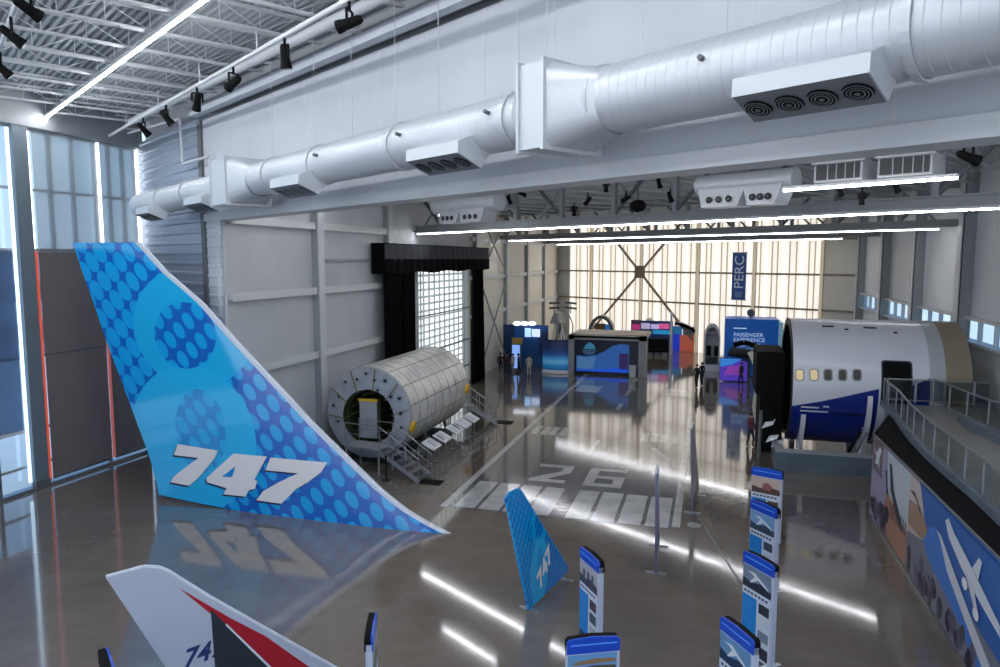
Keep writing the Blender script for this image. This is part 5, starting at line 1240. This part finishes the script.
for px, lab in ((650,'black cabin seat farthest left before the pink and blue screens'),(657,'black cabin seat in the middle before the pink and blue screens'),(664,'black cabin seat farthest right before the pink and blue screens')):
    q = at(px,355.5); t = thing('aircraft_chair', q, lab, 'seat', 'black cabin seats before the screens')
    MB().box(q.x-.35,q.x+.35,q.y-.3,q.y+.4,.35,.6,M_black).build('seat', t); MB().hexa([(q.x-.35,q.y+.3,.55),(q.x+.35,q.y+.3,.55),(q.x+.35,q.y+.5,.55),(q.x-.35,q.y+.5,.55),(q.x-.3,q.y+.5,1.55),(q.x+.3,q.y+.5,1.55),(q.x+.3,q.y+.65,1.55),(q.x-.3,q.y+.65,1.55)], M_black).build('backrest', t)
    MB().box(q.x-.25,q.x+.25,q.y-.1,q.y+.3,0,.35,M_steel).build('seat_base', t)
q = at(649,348); t = thing('white_sphere', q, 'pale round white pod at the left end of the black seats', 'exhibit')
b = MB(); b.grid([[q+Vector((.5*math.cos(e)*math.cos(2*PI*i/14),.5*math.cos(e)*math.sin(2*PI*i/14),2.6+.6*math.sin(e))) for i in range(14)] for e in (-1.5,-1,-.5,0,.5,1,1.5)], M_cream, True, True); b.build('pod', t); MB().tube(q,q+Vector((0,0,2.1)),.1,M_steel).build('stem', t)
q = at(670.5,354.5); tag(MB().bar(q,q+Vector((0,0,4.2)),.22,.22,M_whiteg).build('white_post', origin=tuple(q)), 'slim white post at the right end of the pink and blue screens', 'post')
block('display_wall','exhibit wall','royal blue lit panel between the white post and the orange panel',673,682,330,351,emat('royal glow',(30,60,200),.25),.3,.02,(('top_panel',673,682,326,334,emat('teal glow',(40,130,180),.2)),))
t, x0_, x1_, y_, z_ = block('display_wall','exhibit wall','grey slatted exhibit wall above the orange panel',683,705,327,352,mat('slate exhibit',(116,128,132),.5),.4,.02,(('orange_panel',680,696,335,352,emat('orange picture',(196,96,70),.18)),('orange_panel',696,703.5,335,352,emat('rust picture',(170,80,64),.12)),('slat',686,703,330,331.5,M_wallg),('slat',686,703,333,334,M_wallg)))
b = MB(); cpy = onpl(675,322,(0,y_),(1,0)); cpz = onpl(696,330,(0,y_),(1,0))
pts = [Vector((cpy.x+(cpz.x-cpy.x)*i/8, y_-.4, cpy.z+(cpz.z-cpy.z)*(i/8)**2)) for i in range(9)]
b.grid([[v for v in pts],[v+Vector((0,2.2,.0)) for v in pts],[v+Vector((0,2.2,-.3)) for v in pts],[v+Vector((0,0,-.3)) for v in pts],pts], M_steeld, False); b.add([v for v in pts]+[v+Vector((0,0,-.3)) for v in pts], [(i,i+1,10+i,9+i) for i in range(8)], M_steeld)
for xx in (pts[0].x+.2, pts[-1].x-.2): b.bar((xx,y_+1.2,0),(xx,y_+1.2,cpz.z),.12,.12,M_steeld)
tag(b.build('curved_canopy', origin=(pts[4].x,y_,0)), 'dark grey drooping canopy above the orange panel', 'canopy')
# white cabin mock-up on a platform
x0_, x1_, y_, z_ = geo(704.5,721,324,371)
t = thing('cabin_mockup', ((x0_+x1_)/2,y_,0), 'white open cabin mock-up with seats on a white platform left of the blue research wall', 'exhibit')
MB().box(x0_-.1,x1_+.3,y_-.2,y_+3,0,.55,M_whiteg).build('platform', t)
b = MB(); xc = (x0_+x1_)/2; w_ = (x1_-x0_)/2; o1 = [(xc+w_*math.cos(a), z_-1.2+1.2*math.sin(a)) for a in [PI*i/10 for i in range(11)]]
o1 = [(x1_,.55)]+o1+[(x0_,.55)]; o2 = [(xc+(x-xc)*.8, .55+(z-.55)*.93) for x,z in o1]
b.grid([[Vector((x,y_+.2,z)) for x,z in o1],[Vector((x,y_+.2,z)) for x,z in o2]], mat('mockup white',(232,228,220),.4), False); b.grid([[Vector((x,y_+.2,z)) for x,z in o1],[Vector((x,y_+1.1,z)) for x,z in o1]], M_cream, True); b.grid([[Vector((x,y_+.2,z)) for x,z in o2],[Vector((x,y_+1.1,z)) for x,z in o2]], M_wallg, True); b.face([Vector((x,y_+1.1,z)) for x,z in o2], M_wallg); b.build('shell', t)
b = MB(); b.box(xc-.6,xc+.6,y_+.4,y_+1.0,3.0,3.35,mat('mauve bin',(150,138,150),.5)); b.build('overhead_bin', t)
for sx_ in (-.42,.18): MB().box(xc+sx_,xc+sx_+.34,y_+.6,y_+1.2,1.2,2.0,M_black).build('dark_window', t)
MB().box(xc-.35,xc+.45,y_+.1,y_+.7,.56,1.05,mat('dark seat cushion',(46,54,60),.6)).build('seat', t)
# research centre wall
x0_, x1_, y_, z_ = geo(725.5,779,319.3,375,733)
t = thing('research_wall', ((x0_+x1_)/2,y_,0), 'tall bright blue wall lettered PASSENGER EXPERIENCE RESEARCH CENTER', 'exhibit wall')
MB().box(x0_,x1_,y_,y_+3.0,.02,z_,emat('research blue',(12,92,184),.12)).build('wall', t)
MB().box(x1_-.01,x1_+.35,y_+.1,y_+3,.02,z_-.2,emat('pale cyan end',(150,200,220),.1)).build('end_panel', t)
o_ = onpl(733.5,336.2,(0,y_),(1,0)); M_ltr = emat('pale lettering',(176,206,232),.35)
text('PASSENGER\nEXPERIENCE\nRESEARCH\nCENTER', .43, M_ltr, t, 'lettering', frame((o_.x,y_-.02,o_.z-.0),(1,0,0),(0,0,1)), .008, space=.95)
o_ = onpl(733.5,328.6,(0,y_),(1,0)); MB().box(o_.x,o_.x+1.0,y_-.02,y_-.004,o_.z,o_.z+.08,M_ltr).build('small_lettering', t)
c = onpl(751,313.5,(0,y_+1),(1,0)); q = MB(); q.tube((c.x,y_+1,c.z),(c.x,y_+1.6,c.z+.05),.3,M_steeld,12); q.bar((c.x,y_+1.2,z_),(c.x,y_+1.2,c.z),.1,.1,M_steeld); q.build('roof_camera', t)
q = onpl(749,352,(0,y_-1.2),(1,0)); t2 = thing('flight_simulator_seat', (q.x,y_-1.2,0), 'black motion simulator seat on a stand before the bright blue wall', 'simulator')
b = MB(); z_ = q.z
b.hexa([(q.x-1.6,y_-1.6,z_-.3),(q.x+.4,y_-1.7,z_-.5),(q.x+.4,y_-.9,z_-.5),(q.x-1.6,y_-.9,z_-.3),(q.x-1.4,y_-1.6,z_+.35),(q.x+.5,y_-1.7,z_+.2),(q.x+.5,y_-.9,z_+.2),(q.x-1.4,y_-.9,z_+.35)], M_blackg); b.build('seat', t2)
b = MB(); b.path([Vector((q.x-1.2,y_-1.2,z_+.5)),Vector((q.x-.4,y_-1.2,z_+.75)),Vector((q.x+.5,y_-1.2,z_+.5)),Vector((q.x+1.3,y_-1.2,z_-.2)),Vector((q.x+1.7,y_-1.2,z_-.7))], .2, M_black); b.build('frame_arm', t2); MB().tube((q.x,y_-1.2,0),(q.x,y_-1.2,z_-.3),.16,M_steeld).tube((q.x,y_-1.2,0),(q.x,y_-1.2,.06),.6,M_steeld,16).build('stand', t2)
b = MB(); b.grid([[Vector((q.x+1.6+.2*math.cos(e)*math.cos(2*PI*i/10),y_-1.3+.2*math.cos(e)*math.sin(2*PI*i/10),z_-.2+.2*math.sin(e))) for i in range(10)] for e in (-1.5,-.7,0,.7,1.5)], emat('white lamp dome',(240,246,255),.8), True, True); b.build('headrest_lamp', t2)
x0_, x1_, y_, z_ = geo(720,748,358,381.5,722)
t = thing('low_screen_wall', ((x0_+x1_)/2,y_,0), 'low purple and violet screen wall before the bright blue research wall', 'screen')
MB().box(x0_,x1_,y_,y_+.3,.05,z_,M_navy).build('housing', t)
b = MB(); b.face([(x0_+.03,y_-.01,.1),(x1_-.03,y_-.01,.1),(x1_-.03,y_-.01,z_-.3),(x0_+1.2,y_-.01,z_-.06),(x0_+.03,y_-.01,z_-.04)], emat('violet glow',(86,60,190),.28)); b.face([(x0_+.03,y_-.02,z_-.05),(x0_+1.6,y_-.02,z_-.06),(x0_+.9,y_-.02,z_-.5),(x0_+.03,y_-.02,z_-.7)], emat('sky glow',(60,140,230),.3)); b.face([(x0_+.3,y_-.02,.5),(x0_+1.8,y_-.02,.6),(x0_+1.6,y_-.02,1.3),(x0_+.6,y_-.02,1.2)], emat('magenta glow',(150,70,180),.25)); b.build('screen_face', t)
# PERC banner on the far wall
t = thing('hanging_banner', P(1.22,B0-.6,5.5), 'narrow blue hanging banner lettered PERC on the bright far wall', 'banner')
MB().pbox(.52,1.96,B0-.62,B0-.58,5.5,9.87,mat('perc blue',(38,84,150),.5)).build('cloth', t); MB().pbox(.45,2.03,B0-.66,B0-.54,9.85,9.93,M_steel).build('top_bar', t); MB().pbox(.45,2.03,B0-.66,B0-.54,5.44,5.52,M_steel).build('bottom_bar', t)
o_ = P(1.72, B0-.64, 6.5); text('PERC', 1.35, mat('pale banner lettering',(206,216,232),.5), t, 'lettering', frame(o_, (0,0,1), -EX), .006)
MB().pbox(.85,1.62,B0-.64,B0-.622,5.72,6.25,mat('banner mark blue',(96,130,176),.5)).build('small_mark', t)
# wall sign and small wall fittings
o_ = onpl(515,309,(XW+.5,0),(0,1))
# ------------------------------------------------------------------ camera, sky, exposure
sc = bpy.context.scene
cam = bpy.data.objects.new('camera', bpy.data.cameras.new('camera')); COL.objects.link(cam); sc.camera = cam
cam.location = (0, 0, HC); cam.data.sensor_width = 36; cam.data.lens = f_px/1000*36; cam.data.clip_end = 600
cam.data.clip_start = .05
cam.rotation_euler = (PI/2-TH, 0, AZ)
wd_ = bpy.data.worlds.new('sky'); sc.world = wd_; wd_.use_nodes = True
nt = wd_.node_tree; bg = nt.nodes['Background']
tc = nt.nodes.new('ShaderNodeTexCoord'); sx = nt.nodes.new('ShaderNodeSeparateXYZ'); nt.links.new(tc.outputs['Generated'], sx.inputs[0])
rp = nt.nodes.new('ShaderNodeValToRGB'); nt.links.new(sx.outputs[2], rp.inputs[0])
e = rp.color_ramp.elements; e[0].position = 0.0; e[0].color = lin((226,232,238)); e[1].position = .7; e[1].color = lin((96,146,210))
q_ = rp.color_ramp.elements.new(.16); q_.color = lin((176,202,230)); q2_ = rp.color_ramp.elements.new(.3); q2_.color = lin((112,162,218))
nz = nt.nodes.new('ShaderNodeTexNoise'); nz.inputs['Scale'].default_value = 5; nz.inputs['Detail'].default_value = 6; nt.links.new(tc.outputs['Generated'], nz.inputs['Vector'])
mr = nt.nodes.new('ShaderNodeMapRange'); mr.inputs[1].default_value = .5; mr.inputs[2].default_value = .68; nt.links.new(nz.outputs[0], mr.inputs[0])
mx = nt.nodes.new('ShaderNodeMix'); mx.data_type = 'RGBA'; nt.links.new(mr.outputs[0], mx.inputs[0]); nt.links.new(rp.outputs[0], mx.inputs[6]); mx.inputs[7].default_value = lin((236,240,246))
nt.links.new(mx.outputs[2], bg.inputs[0]); bg.inputs[1].default_value = .95
sun = bpy.data.objects.new('sun', bpy.data.lights.new('sun', 'SUN')); COL.objects.link(sun); sun.data.energy = 3.2; sun.data.angle = .02; sun.data.color = (1,.95,.86)
sun.rotation_euler = (math.radians(52), 0, math.radians(184))
sc.view_settings.view_transform = 'Standard'; sc.view_settings.look = 'None'; sc.view_settings.gamma = 1; sc.view_settings.exposure = 0.75
sc.view_settings.use_curve_mapping = False
sc.cycles.use_denoising = True
sc.cycles.max_bounces = 8; sc.cycles.diffuse_bounces = 4; sc.cycles.glossy_bounces = 4; sc.cycles.transparent_max_bounces = 16
